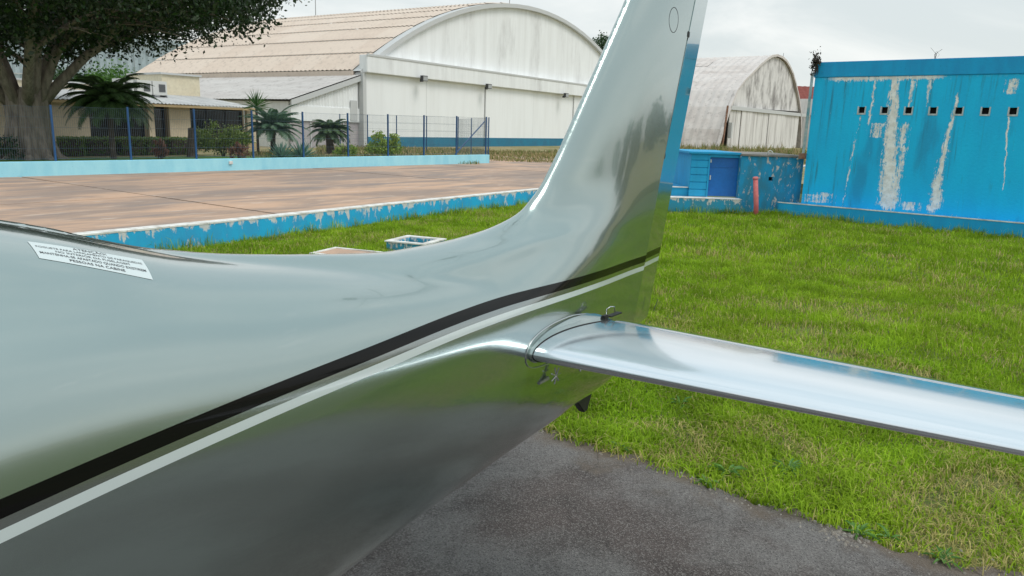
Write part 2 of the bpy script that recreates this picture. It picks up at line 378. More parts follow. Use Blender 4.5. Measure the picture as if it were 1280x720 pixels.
for i in range(6):
    y = -.30 if i % 2 else -.37
    d = MB().box(cuts[i]+.03, cuts[i+1]-.03, y, y+.1, 1.12, 5.54).build('door_leaf', door_m, hg)
    MB().box(cuts[i]+.03, cuts[i+1]-.03, y-.01, y+.1, HB, 1.12).build('base_band', band_m, d)
    MB().box(cuts[i]-.0, cuts[i]+.06, y-.03, y+.0, 1.2, 5.5).build('edge_channel', trimm, d)
MB().box(0.0, .33, -.5, .2, HB, 5.54).build('corner_column', trimm, hg); MB().box(SP-.33, SP, -.5, .2, HB, 5.54).build('corner_column', trimm, hg)
MB().box(0.3, SP-.3, .1, .2, HB, 5.2).build('inner_wall', darkgap, hg)
# arch rim
V = []; F = []
for t in ts:
    z = arch(t); nx, nz = (t-SP/2)/RR, (z-(12.95-RR))/RR
    for (yy, of) in ((-.35, -.12), (-.35, .22), (.4, .22), (.4, -.12)): V.append((t+nx*of, yy, z+nz*of))
for i in range(len(ts)-1):
    for j in range(4): F.append((i*4+j, i*4+(j+1) % 4, (i+1)*4+(j+1) % 4, (i+1)*4+j))
MB().add(V, F).build('arch_rim', trimm, hg)
# roof sheets (courses x columns), each sheet really ribbed
LEN = 26.8; NC = 12; NR = 20
th0 = math.asin((SP/2)/RR)
for c in range(NR):
    a0 = -th0+2*th0*c/NR; a1 = -th0+2*th0*(c+1)/NR
    lift = .05
    nrib = 10; V = []; F = []; cw = LEN/NC
    lo, hi = (0, 1) if c < NR/2 else (1, 0)
    for j in range(nrib+1):
        yy = cw*j/nrib; am = .045 if j % 2 else -.045
        for k in range(3):
            a_ = a0+(a1-a0)*k/2; up_ = k/2 if c < NR/2 else 1-k/2       # each course laps over the one below
            r_ = RR+.28+am+(.05*(1-up_))
            V.append((SP/2+r_*math.sin(a_), yy, 12.95-RR+r_*math.cos(a_)))
    for j in range(nrib):
        for k in range(2): F.append((j*3+k, (j+1)*3+k, (j+1)*3+k+1, j*3+k+1))
    src = None
    for q in range(NC):
        if src is None: src = MB().add(V, F).build('roof_sheet', tan, hg); src.location = (0, .38, 0)
        else: inst(src, 'roof_sheet', hg, (0, .38+q*cw, 0))
MB().box(-.25, -.02, .3, LEN, 5.3, 5.66).build('eave_fascia', tan, hg)
# purlin end lines & pale patches come from lapped steps
vent = MB()
for y in np.arange(2, 26, 3.1):
    z = arch(SP/2)+.55; vent.box(SP/2-.5, SP/2+.5, y, y+1.1, z-.2, z+.02)
vent.build('ridge_cap', greyroof, hg)
# flood lights
fl = mat('dark_lamp_housing', (.05, .05, .055), .5); gl = mat('lamp_glass', (.35, .36, .36), .15)
for px, py in ((526, 98), (607, 108), (704, 119)):
    q = onp(px, py, (-11.3, 54, 0)-np.array([-E[1], E[0], 0])*.8, (-E[1], E[0], 0)); t = (q-np.array([-11.3, 54, 0]))@E
    L = MB().box(t-.3, t+.3, -1.25, -1.0, q[2]-.2, q[2]+.2).build('flood_light', fl, hg); MB().box(t-.26, t+.26, -1.28, -1.251, q[2]-.17, q[2]+.14).build('lamp_glass', gl, L)
    MB().box(t-.06, t+.06, -1.0, -.752, q[2]-.25, q[2]-.05).build('bracket', fl, L)
# lean-to
V = []; F = []; n = 120
for j in range(n+1):
    yy = -.3+20*j/n; am = .03 if j % 2 else 0; V += [(-6.5, yy, 3.40+am), (.1, yy, 5.42+am)]
for j in range(n): F.append((2*j, 2*j+2, 2*j+3, 2*j+1))
MB().add(V, F).build('lean_to_roof', greyroof, hg)
MB().prism([(-6.3, 3.05), (.0, 4.95), (.0, 5.3), (-6.3, 3.38)], -.32, -.2).build('barge_board', trimm, hg)
MB().add(*(lambda n_: ([(-6.2+6.15*i/n_, (-.10 if i % 2 else -.05), z) for i in range(n_+1) for z in (3.05, 3.08+(6.15*i/n_)*.305)], [(2*i, 2*i+2, 2*i+3, 2*i+1) for i in range(n_)]))(46)).build('ribbed_gable', gable_m, hg)
MB().box(-6.2, 0, -.12, .1, 2.1, 3.05).build('lean_to_wall', door_m, hg)
MB().box(-.9, -.25, -.16, -.12, 2.2, 3.6).build('wall_box', trimm, hg)
purp = mottled('faded_lilac_wall', (.42, .38, .40), (.50, .47, .47), 1.5, .85)
MB().box(-6.2, 0, .0, .2, HB, 2.1).build('lean_to_lower_wall', purp, hg)
MB().box(-6.2, -6.0, .1, 19, HB, 3.3).build('lean_to_side_wall', gable_m, hg)
for x in (-4.5, -3.0, -1.5): MB().box(x-.04, x+.04, -.06, .0-.003, HB, 2.1).build('wall_mullion', trimm, hg)
MB().box(0, .3, .3, LEN, HB, 5.3).build('side_wall', gable_m, hg); MB().box(SP-.3, SP, .3, LEN, HB, 5.3).build('side_wall', gable_m, hg)
MB().prism(poly[::-1], LEN-.3, LEN).build('rear_gable', gable_m, hg)
# ================================================================== OLD HANGAR
E2 = np.array([.604, .797, 0]); E2 /= np.linalg.norm(E2)
oh = empty('old_hangar', (25.0, 90, 0), math.atan2(E2[1], E2[0]), 'smaller old hangar with rusty stained barrel roof, right of the tail fin', 'hangar')
prof = [(-3.0, .0), (-1.8, 2.6), (-.1, 5.2), (1.5, 7.15), (3.6, 8.4), (6, 9.45), (8.3, 10.5), (10.2, 11.25), (12, 11.85), (14, 12.15), (16, 12.1), (17.8, 11.8), (19.3, 11.3), (21.2, 10.4), (22.8, 9.2), (24.8, 7.5), (26.4, 5.6), (27.6, 3), (28.2, .0)]
MB().prism([p for p in prof if p[1] > 4.9][::-1], 0, .3).build('gable_wall', mat('old_gable', rough=.9, fn=lambda nt, b: (lambda o: (nt.link(nt.mix(nt.step(nt.noise(nt.scale(o, (1, 1, .45)), .55, 8, .68), .42, .66), (.70, .68, .67), (.24, .225, .22)), b.inputs['Base Color'])))(nt.obj())), oh)
def od_fn(nt, b):
    o = nt.obj(); v = nt.noise(nt.scale(o, (1.6, 1, .12)), 1.0, 7, .7); c = nt.mix(nt.step(v, .4, .7), (.74, .72, .70), (.40, .375, .36)); nt.link(c, b.inputs['Base Color'])
odm = mat('old_door', rough=.85, fn=od_fn)
xs = [0, 3.6, 8.0, 13.5, 20, 26.6]
for i in range(5): MB().box(xs[i]+.05, xs[i+1]-.05, -.12-.1*(i % 2), -.02-.1*(i % 2), .0, 4.88).build('door_leaf', odm, oh)
MB().box(-.3, 31, -.35, -.0-.003, 4.9, 5.35).build('track_rail', trimm, oh)
MB().box(0, 26.5, .05, .3, 0, 4.9).build('inner_wall', darkgap, oh)
oldroof = roofm('old_roof_sheet', (.64, .59, .56), (.52, .46, .43), (.68, .64, .62), .6)
n = 60
for i in range(len(prof)-1):
    V = []; F = []; cx = 13.5
    for j in range(15):
        am = .05 if j % 2 else -.05; yy = -.25+ (7.0*j/14)
        for (px_, pz_) in (prof[i], prof[i+1]):
            d = np.array([px_-cx, pz_-3.0]); d /= np.linalg.norm(d); V.append((px_+d[0]*(.15+am), yy, pz_+d[1]*(.15+am)))
    F = [(2*j, 2*j+2, 2*j+3, 2*j+1) for j in range(14)]
    src = MB().add(V, F).build('roof_sheet', oldroof, oh)
    for q in range(1, 5): inst(src, 'roof_sheet', oh, (0, 7.0*q, (.04 if (i*7+q*3) % 5 == 0 else 0)))
V = []; F = []
for (px_, pz_) in prof:
    d = np.array([px_-13.5, pz_-3.0]); d /= np.linalg.norm(d)
    for yy, of in ((-.35, .0), (-.35, .3), (.0, .3)): V.append((px_+d[0]*of, yy, pz_+d[1]*of))
for i in range(len(prof)-1):
    for j in range(2): F.append((i*3+j, (i+1)*3+j, (i+1)*3+j+1, i*3+j+1))
MB().add(V, F).build('arch_rim', oldroof, oh)
bk = MB().box(-1.0, -.6, -.9, -.5, 1.6, 3.4).build('meter_box', trimm, oh)
rust = mottled('rusty_pipe', (.20, .08, .04), (.30, .2, .15), 5, .8)
MB().cyl((-2.2, -.4, 0), (-1.5, -.4, 5.3), .12).build('drain_pipe', rust, oh)
# annex to the right of the old hangar
an = empty('annex_building', (42.4, 116, 0), math.atan2(E2[1], E2[0]), 'narrow white annex with small dark windows right of the old hangar', 'building')
MB().box(0, 8, -3, 9, 0, 5.2).build('wall', odm, an)
MB().prism([(-.2, 7.6), (-.2, 5.2), (8.2, 5.2)], -3.2, 9).build('roof', odm, an)
dglass = mat('dark_window_glass', (.015, .02, .022), .12)
for x, z in ((1.9, 3.8), (1.9, 1.4)):
    f_ = MB().box(x-.9, x+.9, -3.1, -3.004, z-.8, z+.8).build('window', trimm, an); MB().box(x-.7, x+.7, -3.13, -3.104, z-.65, z+.65).build('pane', dglass, f_)
rd = empty('red_roofed_shed', (56.0, 138, 0), 0, 'shed with steep rust red roof behind the old hangar', 'building')
redr = mottled('rust_red_roof', (.18, .035, .025), (.25, .06, .045), 2, .8)
MB().box(-6, 16, 0, 12, 0, 7.5).build('wall', odm, rd)
V = []; F = []
for j in range(45):
    x = -6.5+.52*j; am = .06*(j % 2); V += [(x, -.5, 7.0+am), (x, 7, 11.3+am), (x, 13, 7.0+am)]
for j in range(44): F += [(3*j, 3*j+3, 3*j+4, 3*j+1), (3*j+1, 3*j+4, 3*j+5, 3*j+2)]
MB().add(V, F).build('roof', redr, rd)
# grey ribbed shed far left
gs = empty('ribbed_shed', (-84, 122, 0), R(8), 'tall pale blue grey ribbed metal shed seen beneath the big tree', 'building')
gsm = mottled('blue_grey_sheet', (.36, .44, .48), (.44, .52, .56), .4, .6, .1)
for i in range(10):
    corrugated(i*3.2, i*3.2+3.18, 0, 0, 0, 13.6, .8, .22).build('wall_panel', gsm, gs)
MB().box(0, 32, .2, 30, 0, 13.5).build('core_wall', gsm, gs)
MB().prism([(-.5, 13.4), (32.5, 13.4), (32.5, 13.9), (16, 15.6), (-.5, 14.2)], -.4, 30).build('roof', gsm, gs)
MB().box(0, 32, -.30, -.23, 8.2, 8.35).build('girt', trimm, gs)
# ================================================================== LOW BUILDING
LB0 = np.array([-15.6, 44.2, 0]); DL = -AX
lb = empty('beige_building', LB0, math.atan2(DL[1], DL[0]), 'long low beige building with ribbed white roof and dark glazed bays behind the palms', 'building')
# local x runs to the left/near, local y = rotate(DL,90deg) = towards camera side; back is -y
def lx(px): q = onp(px, 150, LB0, SX); return (q-LB0)@DL
beige = mottled('beige_render', (.60, .50, .36), (.68, .585, .44), 1.2, .85); beige2 = mottled('beige_plinth', (.45, .33, .18), (.5, .38, .22), 1.2, .85)
yell = mottled('cream_parapet', (.68, .60, .44), (.74, .67, .51), .8, .85)
segs = [(320, 309), (238, 212), (193, 186), (112, 66), (21, -60)]
dark_int = mat('dark_glazing', (.012, .014, .016), .15)
bays = []
for a_, b_ in segs:
    x0, x1 = lx(a_), lx(b_); MB().box(x0, x1, -.25, 0, .75, 2.75).build('wall_pier', beige, lb); MB().box(x0, x1, -.25, .02, .36, .75).build('plinth', beige2, lb)
bx = [(lx(segs[i][1]), lx(segs[i+1][0])) for i in range(4)]
for x0, x1 in bx:
    nb = max(1, round((x1-x0)/1.3))
    for k in range(nb):
        wa, wb = x0+(x1-x0)*k/nb+.03, x0+(x1-x0)*(k+1)/nb-.03
        f_ = MB().box(wa, wb, -.5, -.42, .38, 2.6).build('window', mat('dark_frame', (.03, .03, .035), .5), lb)
        MB().box(wa+.05, wb-.05, -.42+.002, -.41, .45, 2.5).build('pane', dark_int, f_)
MB().box(0, 30, -5, -.55, .36, 2.6).build('core_wall', beige, lb)
rfm = roofm('white_fibre_roof', (.58, .58, .57), (.42, .42, .42), (.66, .66, .66), .5)
for q in range(10):
    V = []; F = []; n = 30
    for j in range(n+1):
        x = -.2+q*3.1+3.08*j/n; am = .05*(j % 2); V += [(x, .75, 2.72+am), (x, -5.2, 3.35+am)]
    MB().add(V, [(2*j, 2*j+2, 2*j+3, 2*j+1) for j in range(n)]).build('roof_sheet', rfm, lb)
MB().box(-.2, 30.8, .55, .72, 2.58, 2.70).build('eave_board', beige2, lb)
qx = (onp(203, 112, LB0-SX*5.2, SX)-LB0)@DL
MB().box(-.15, qx, -9, -5.2, 2.6, 4.55).build('upper_wall', yell, lb)
MB().box(-.25, qx+.1, -9.1, -5.08, 4.55, 4.66).build('parapet_coping', trimm, lb)
MB().box(qx+.003, 30, -8.8, -5.3, 2.6, 3.72).build('rear_wall', yell, lb)
MB().box(qx+.11, 30, -8.9, -5.2, 3.72, 3.80).build('rear_coping', trimm, lb)
acm = mat('ac_white_casing', (.62, .62, .60), .5); acg = mat('ac_grille', (.12, .125, .13), .6)
acs = None
for k, (px, lab) in enumerate(((155, 'white air conditioner unit, leftmost of the three on the beige roof'), (178, 'white air conditioner unit, middle one of the three on the beige roof'), (197, 'white air conditioner unit, rightmost of the three on the beige roof beside the cream wall'))):
    x = lx(px)*1.0; 
    p = onp(px, 118, LB0+SX*(-3.2), SX); p[2] = 3.18
    if acs is None:
        acs = empty('air_conditioner', p, math.atan2(DL[1], DL[0])); r_ = acs
        MB().box(-.42, .42, -.35, .3, .08, .85).build('casing', acm, acs, bevel=.02)
        gq = MB(); gq.box(-.30, .06, .301, .32, .26, .68)
        for zz in np.arange(.28, .68, .08): gq.box(-.31, .07, .321, .335, zz, zz+.02)
        gq.build('fan_grille', acg, acs); MB().box(-.4, -.3, -.3, .3, -.1, .08).build('foot', acg, acs); MB().box(.3, .4, -.3, .3, -.1, .08).build('foot', acg, acs)
    else: r_ = copy_tree(acs); r_.location = tuple(p)
    meta(r_, lab, 'air conditioner', 'air conditioners on the beige roof')
# thin masts
def mast(px, y0, d, r, label):
    p = CAM+ray(px, 150)/ray(px, 150)[1]*d; zt = CH+(ray(px, y0)[2]/ray(px, y0)[1])*d
    o = MB().tube([(p[0], p[1], 0), (p[0], p[1], zt)], [r, r*.6], 6).build('antenna_mast', mat('mast_grey', (.25, .25, .26), .6)); meta(o, label, 'mast')
mast(398, -12, 96, .07, 'thin grey mast rising behind the tan hangar roof'); mast(633, -6, 100, .07, 'thin grey mast behind the peak of the white hangar')
mast(971, 66, 130, .06, 'thin mast behind the old barrel roofed hangar'); mast(173, 70, 75, .04, 'slim mast above the beige roof near the air conditioners')
# ================================================================== BLUE BUILDING (right)
BO = np.array([7.484, 19.408, 0]); BW = np.array([.773, -.634, 0]); BW /= np.linalg.norm(BW); BR = math.atan2(BW[1], BW[0])
# streak list: x_top, z_top, x_bottom, z_bottom, half width top, half width bottom, threshold
STK = [(1.62, 2.46, 1.60, 2.02, .20, .18, .50), (2.25, 3.5, 2.22, 2.6, .10, .03, .50), (.35, .62, .35, .36, .5, .5, .55), (2.55, .62, 2.5, .36, .4, .4, .56), (1.84, 3.5, 2.07, .36, .07, .19, .34), (1.42, 3.5, 1.40, 2.35, .04, .05, .50), (2.22, 2.45, 2.20, .36, .12, .13, .50), (3.20, 3.12, 3.02, .36, .025, .13, .44), (3.13, 1.3, 3.05, .36, .03, .14, .36),
       (4.25, 2.62, 4.38, 1.0, .018, .010, .40), (4.22, 3.45, 4.2, 3.03, .12, .10, .44), (2.6, 3.5, 2.6, 2.7, .09, .02, .54), (1.20, 2.6, 1.02, .40, .06, .03, .60), (.55, .7, .55, .36, .25, .3, .55), (5.9, 3.4, 6.0, 1.2, .05, .03, .45)]
def bw_fn(nt, b):
    o = nt.obj(); x, y, z = nt.sep(o)[:3]
    base = nt.mix(nt.step(nt.noise(nt.scale(o, (1, 1, .3)), 1.1, 6, .6), .35, .65), (.003, .55, .91), (.005, .47, .82))
    drip = nt.noise(nt.scale(o, (7, 7, .22)), 1.0, 6, .6)
    dk = nt.m('MULTIPLY', nt.step(drip, .56, .72), nt.step(z, 1.2, 3.5)); base = nt.mix(nt.m('MULTIPLY', dk, .85), base, (.03, .12, .17))
    base = nt.mix(nt.m('MULTIPLY', nt.step(nt.noise(nt.scale(o, (1.5, 1.5, .35)), .8, 7, .6), .56, .68), .40), base, (.02, .17, .33))
    vg = nt.m('MULTIPLY', nt.step(nt.noise(nt.scale(o, (11, 11, .5)), 1.0, 6, .7), .52, .68), nt.step(nt.noise(nt.scale(o, (.8, .8, .5), (4, 0, 2)), 1.0, 4, .6), .46, .62)); base = nt.mix(nt.m('MULTIPLY', vg, .75), base, (.03, .18, .25))
    rag = nt.m('ADD', nt.m('MULTIPLY', nt.noise(nt.scale(o, (1, 1, .6)), 15, 8, .8), .6), nt.m('MULTIPLY', nt.noise(nt.scale(o, (22, 22, 1.6)), 1.0, 5, .65), .4)); wob = nt.m('MULTIPLY', nt.m('SUBTRACT', nt.noise(nt.scale(o, (.01, .01, 1)), 2.2, 4, .6), .5), .22)
    rag2 = nt.m('ADD', nt.m('MULTIPLY', nt.m('SUBTRACT', rag, .5), 2.2), .5); col = base; tot = None
    for (xt, zt, xb, zb, wt_, wb_, th) in STK:
        t = nt.m('DIVIDE', nt.m('SUBTRACT', zt, z), zt-zb)
        cx = nt.m('ADD', nt.m('MULTIPLY', t, xb-xt), xt); wd = nt.m('ADD', nt.m('MULTIPLY', t, wb_-wt_), wt_)
        d = nt.m('DIVIDE', nt.m('ABSOLUTE', nt.m('SUBTRACT', nt.m('ADD', x, wob), cx)), wd)
        inside = nt.m('MULTIPLY', nt.m('GREATER_THAN', t, 0.0), nt.m('LESS_THAN', t, 1.02))
        v = nt.m('SUBTRACT', 1.0, nt.m('MULTIPLY', d, .55)); v = nt.m('ADD', nt.m('MULTIPLY', v, .5), rag2); v = nt.m('SUBTRACT', v, nt.m('MULTIPLY', nt.m('MAXIMUM', nt.m('SUBTRACT', nt.m('ABSOLUTE', nt.m('SUBTRACT', t, .5)), .36 if zt-zb < 1 else .47), 0.0), 4.0 if zt-zb < 1 else 6.0))
        mk = nt.m('MULTIPLY', nt.step(v, th+.31, th+.45), inside)
        mk = nt.m('MULTIPLY', mk, nt.step(nt.m('MULTIPLY', d, 1.0), 2.0, 1.3))
        tot = mk if tot is None else nt.m('MAXIMUM', tot, mk)
    # scar of bare plaster under the parapet and along the ledge
    dz = nt.m('ABSOLUTE', nt.m('SUBTRACT', z, 3.47)); sc_ = nt.m('SUBTRACT', rag, nt.m('MULTIPLY', dz, 1.8))
    xr = nt.m('MULTIPLY', nt.step(x, .2, .6), nt.step(x, 3.1, 2.6))
    s2 = nt.m('MULTIPLY', nt.step(nt.m('ADD', sc_, nt.m('MULTIPLY', xr, .10)), .465, .54), nt.m('LESS_THAN', z, 3.52))
    tot = nt.m('MAXIMUM', tot, nt.m('MULTIPLY', s2, nt.m('ADD', nt.m('MULTIPLY', xr, .95), .05)))
    s3 = nt.step(nt.m('SUBTRACT', rag, nt.m('MULTIPLY', nt.m('ABSOLUTE', nt.m('SUBTRACT', z, .36)), 1.2)), .54, .62); tot = nt.m('MAXIMUM', tot, nt.m('MULTIPLY', s3, .85))
    rough_sp = nt.step(nt.noise(nt.scale(o, (1, 1, .6)), 5.5, 8, .75), .65, .70); tot = nt.m('MAXIMUM', tot, rough_sp)
    wc = nt.mix(nt.step(nt.noise(o, 6, 6, .7), .38, .62), (.95, .94, .92), (.76, .73, .69))
    col = nt.mix(tot, base, wc)
    halo = nt.m('MULTIPLY', nt.step(nt.noise(o, 40, 3), .66, .72), .4); col = nt.mix(halo, col, (.03, .12, .2))
    nt.link(col, b.inputs['Base Color']); nt.link(nt.bump(nt.m('SUBTRACT', nt.noise(o, 18, 5), tot), .5, .012), b.inputs['Normal'])
bwm = mat('peeling_blue_wall', rough=.75, fn=bw_fn)
bbl = empty('blue_building', BO, BR, 'tall flat roofed blue building with peeling paint streaks and a row of square vents', 'building')
WL = 7.2; vx = [1.2+.519*i for i in range(11)]; z0, z1, hw_ = 2.64, 2.79, .075
m_ = MB().box(0, WL, 0, .2, 0, z0).box(0, WL, 0, .2, z1, 3.50)
prev = 0
for v in vx: m_.box(prev, v-hw_, 0, .2, z0, z1); prev = v+hw_
m_.box(prev, WL, 0, .2, z0, z1); m_.build('front_wall', bwm, bbl)
MB().box(0, .2, .2, 8, 0, 3.5).box(WL-.2, WL, .2, 8, 0, 3.5).box(0, WL, 7.8, 8, 0, 3.5).build('side_wall', bwm, bbl)
MB().box(-.03, WL+.03, -.028, 8.03, 3.502, 3.87).build('parapet', mat('parapet_blue', rough=.75, fn=peel_fn((.004, .38, .72), (.008, .31, .62), amount=.70, top=4.1, sc=3)), bbl, bevel=.012)
vfm = mottled('vent_cement', (.62, .66, .66), (.38, .42, .43), 9); vd = mat('vent_dark', (.008, .007, .006), .95)
vsrc = None
for v in vx:
    if vsrc is None:
        q = MB().box(-.098, .098, -.010, .05, -.108, -.070).box(-.098, -.068, -.008, .05, -.070, .09).box(.068, .098, -.008, .05, -.070, .09).build('vent_frame', vfm, bbl); q.location = (v, 0, 2.715); vsrc = q
        vb = MB().box(-.074, .074, .10, .12, -.074, .074).build('vent_recess', vd, q); vb0 = vb
    else:
        q = inst(vsrc, 'vent_frame', bbl, (v, 0, 2.715)); inst(vb0, 'vent_recess', q)
ledm = mat('ledge_blue', rough=.75, fn=peel_fn((.003, .39, .74), (.006, .32, .64), amount=.70, top=.44, sc=2.4))
MB().slab([(-.46, -.42), (-.40, -.5), (WL, -.5), (WL, -.001), (0, -.001), (-.05, -.001)], 0, .345).build('ledge', ledm, bbl)
MB().slab([(-.47, -.43), (-.41, -.51), (WL, -.512), (WL, -.47), (-.36, -.46)], .345, .368).build('ledge_edge', whitep, bbl)
pip = MB(); pip.tube([(-.06, -.05, 3.62), (-.06, -.05, 3.0), (-.07, -.05, 1.75), (-.07, -.05, 1.55), (-.2, -.08, 1.45)], .035, 8); pip.build('drain_pipe', mottled('old_pipe', (.45, .50, .48), (.10, .30, .36), 6, .7), bbl, smooth=True)
MB().box(-.16, -.0, -.12, -.003, 1.48, 1.62).build('pipe_bracket', rust, bbl)
# ------------------------------------------------------------------ low blue block with door
blm = mat('peeling_blue_block', rough=.75, fn=peel_fn((.005, .29, .54), (.03, .20, .30), (.62, .58, .54), amount=.575, top=1.62, sc=4.2))
blm2 = mat('plain_blue_block', rough=.7, fn=peel_fn((.01, .36, .66), (.01, .30, .56), amount=.72, sc=3))
BY = 19.8
blk = empty('blue_block', (4.62, BY, 0), 0, 'low blue concrete block with dark blue metal door beside the tall blue building', 'building')
for k in range(6): 
    zc0 = .4+.19*k; MB().box(0, .46, .0, .12, zc0+.006, zc0+.184).build('wall_course', blm2, blk, bevel=.008)
MB().box(.01, .45, .025, 2.4, .3, 1.52).build('wall_core', blm2, blk)
MB().box(.46, .50, -.01, .12, .4, 1.5).build('door_jamb', blm2, blk)
dm = mottled('dark_blue_door', (.006, .15, .50), (.005, .12, .42), 2, .45)
dr = MB().box(.505, 1.265, .045, .085, .42, 1.44).build('door', dm, blk)
MB().box(.53, .56, .02, .044, .85, .97).build('handle', trimm, dr); MB().box(.515, .55, .03, .044, 1.3, 1.38).build('hinge', trimm, dr); MB().box(.53, 1.24, .036, .0445, 1.18, 1.2).build('door_rib', dm, dr)
MB().box(.5, 1.27, -.005, .12, 1.44, 1.515).build('lintel', blm2, blk)
MB().box(1.27, 2.03, -.16, .12, 0, 1.50).box(2.03, 2.9, -.16, .12, .98, 1.50).box(2.14, 2.9, -.16, .12, 0, .98).box(2.03, 2.14, -.16, .12, 0, .88).build('front_wall', blm, blk)
MB().box(2.02, 2.15, -.05, -.04, .87, .99).build('pipe_hole', vd, blk)
rf = mottled('roof_cement', (.22, .20, .18), (.34, .31, .28), 3, .9)
MB().box(-.08, 1.30, -.06, 2.6, 1.516, 1.575).build('roof', blm2, blk, bevel=.01)
MB().box(1.27, 2.95, -.20, 2.6, 1.502, 1.555).build('roof_slab', rf, blk, bevel=.01)
q = MB(); q.tube([(2.02+.1*math.cos(t)*.8, -.1, 1.555+.10*math.sin(t)) for t in np.linspace(0, math.pi, 8)], .014, 6); q.build('lifting_hook', whitep, blk, smooth=True)
MB().box(-.9, 1.28, -.45, -.0-.002, 0, .385).build('platform', mat('platform_blue', rough=.75, fn=peel_fn((.01, .30, .50), (.05, .24, .32), amount=.60, top=.40, sc=4)), blk)
MB().box(-.92, 1.30, -.46, -.0-.002, .385, .398).build('platform_edge', whitep, blk, bevel=.006)
MB().box(-1.6, -.005, .1, 2.0, .0, .62).build('side_plinth', blm2, blk); MB().box(-1.62, -.005, .06, .2, .62, .64).build('plinth_edge', whitep, blk)
# bollard
bo = empty('pink_bollard', (6.24, 19.18, 0), 0, 'faded pink red pole leaning in the grass before the blue block', 'bollard')
pk = mottled('faded_pink_paint', (.62, .13, .14), (.70, .22, .21), 6, .7)
MB().tube([(.03, 0, -.1), (.0, 0, .3), (-.08, 0, .94)], .062, 14).build('pole', pk, bo, smooth=True); MB().tube([(-.082, 0, .94), (-.084, 0, .97), (-.088, 0, 1.0)], [.074, .074, .05], 14).build('cap', pk, bo)
# hatch frame and slab in lawn on the left
hc_ = gp(520, 303, .12)
ht = empty('concrete_hatch', (hc_[0], hc_[1], 0), FR+.25, 'small open concrete frame with flaking white and blue paint in the lawn', 'hatch')
hm = mat('flaking_hatch_paint', rough=.8, fn=peel_fn((.02, .32, .50), (.04, .25, .35), (.74, .73, .70), amount=.50, sc=6))
for (x0, x1, y0, y1) in ((-.36, .36, -.36, -.26), (-.36, .36, .26, .36), (-.36, -.26, -.258, .258), (.26, .36, -.258, .258)): MB().box(x0, x1, y0, y1, -.02, .15).build('frame_side', hm, ht, bevel=.01)
for (x0, x1, y0, y1) in ((-.38, .38, -.38, -.27), (-.38, .38, .27, .38), (-.38, -.27, -.268, .268), (.27, .38, -.268, .268)): MB().box(x0, x1, y0, y1, .15, .17).build('frame_top', whitep, ht)
MB().box(-.26, .26, -.26, .26, .0, .05).build('lid', rf, ht)
sc0 = gp(434, 316.5, .06)
sb = empty('concrete_pad', (sc0[0], sc0[1], 0), FR+.25, 'flat reddish concrete pad with white painted rim in the lawn', 'slab')
MB().box(-.30, .30, -.42, .42, -.02, .06).build('pad', conc, sb)
for (x0, x1, y0, y1) in ((-.34, .34, -.46, -.40), (-.34, .34, .40, .46), (-.34, -.28, -.398, .398), (.28, .34, -.398, .398)): MB().box(x0, x1, y0, y1, -.02, .075).build('painted_rim', whitep, sb)
# ================================================================== AIRCRAFT
KA=[-3.75,-3.55,-3.2,-2.4,-1.8,-1.1,-.3,.25,.6,.95,1.3,1.7,2.2,2.8,3.3,3.6]
ZT=[1.10,1.24,1.34,1.43,1.78,2.02,1.99,1.90,1.82,1.715,1.645,1.58,1.545,1.72,1.90,1.95]
ZB=[.98,.84,.70,.56,.50,.48,.50,.54,.575,.61,.645,.68,.715,.75,.80,.90]
HW=[.06,.22,.40,.55,.62,.63,.58,.50,.43,.375,.33,.28,.225,.15,.072,.04]
def sm(kx,ky,x):
    kx=np.array(kx);ky=np.array(ky);m=np.gradient(ky,kx)
    i=np.clip(np.searchsorted(kx,x)-1,0,len(kx)-2);h=kx[i+1]-kx[i];t=np.clip((x-kx[i])/h,0,1)
    return (2*t**3-3*t*t+1)*ky[i]+(t**3-2*t*t+t)*h*m[i]+(-2*t**3+3*t*t)*ky[i+1]+(t**3-t*t)*h*m[i+1]
_zz=[1.2,1.54,1.585,1.605,1.64,1.70,1.80,1.95,3.];_aa=[0.5,.7,1.2,1.85,2.20,2.42,2.56,2.69,3.485]
_zg=np.linspace(1.0,3.2,881);_ag=np.interp(_zg,_zz,_aa);_kk=np.ones(25)/25
_as=np.convolve(np.pad(_ag,12,mode='edge'),_kk,'valid')
_as[_zg>2.9]=_ag[_zg>2.9]
_as=np.where(_zg<2.9,_as,3.485+(_zg-3)*.757)
def a_le(z): return np.interp(z,_zg,_as)
def a_hi(z): return 3.38+(z-1.08)*.321
def a_te(z): return 3.75+(z-1.03)*.275
LL=.35
def fin_half(A,z):
    c=a_te(z)-a_le(z);u=(A-a_le(z))/c
    return .05*c/(1+(.05*c/.115)**4)**.25*np.clip(1-np.clip((u-LL)/(1-LL),0,1)**1.5*.93,.02,1)
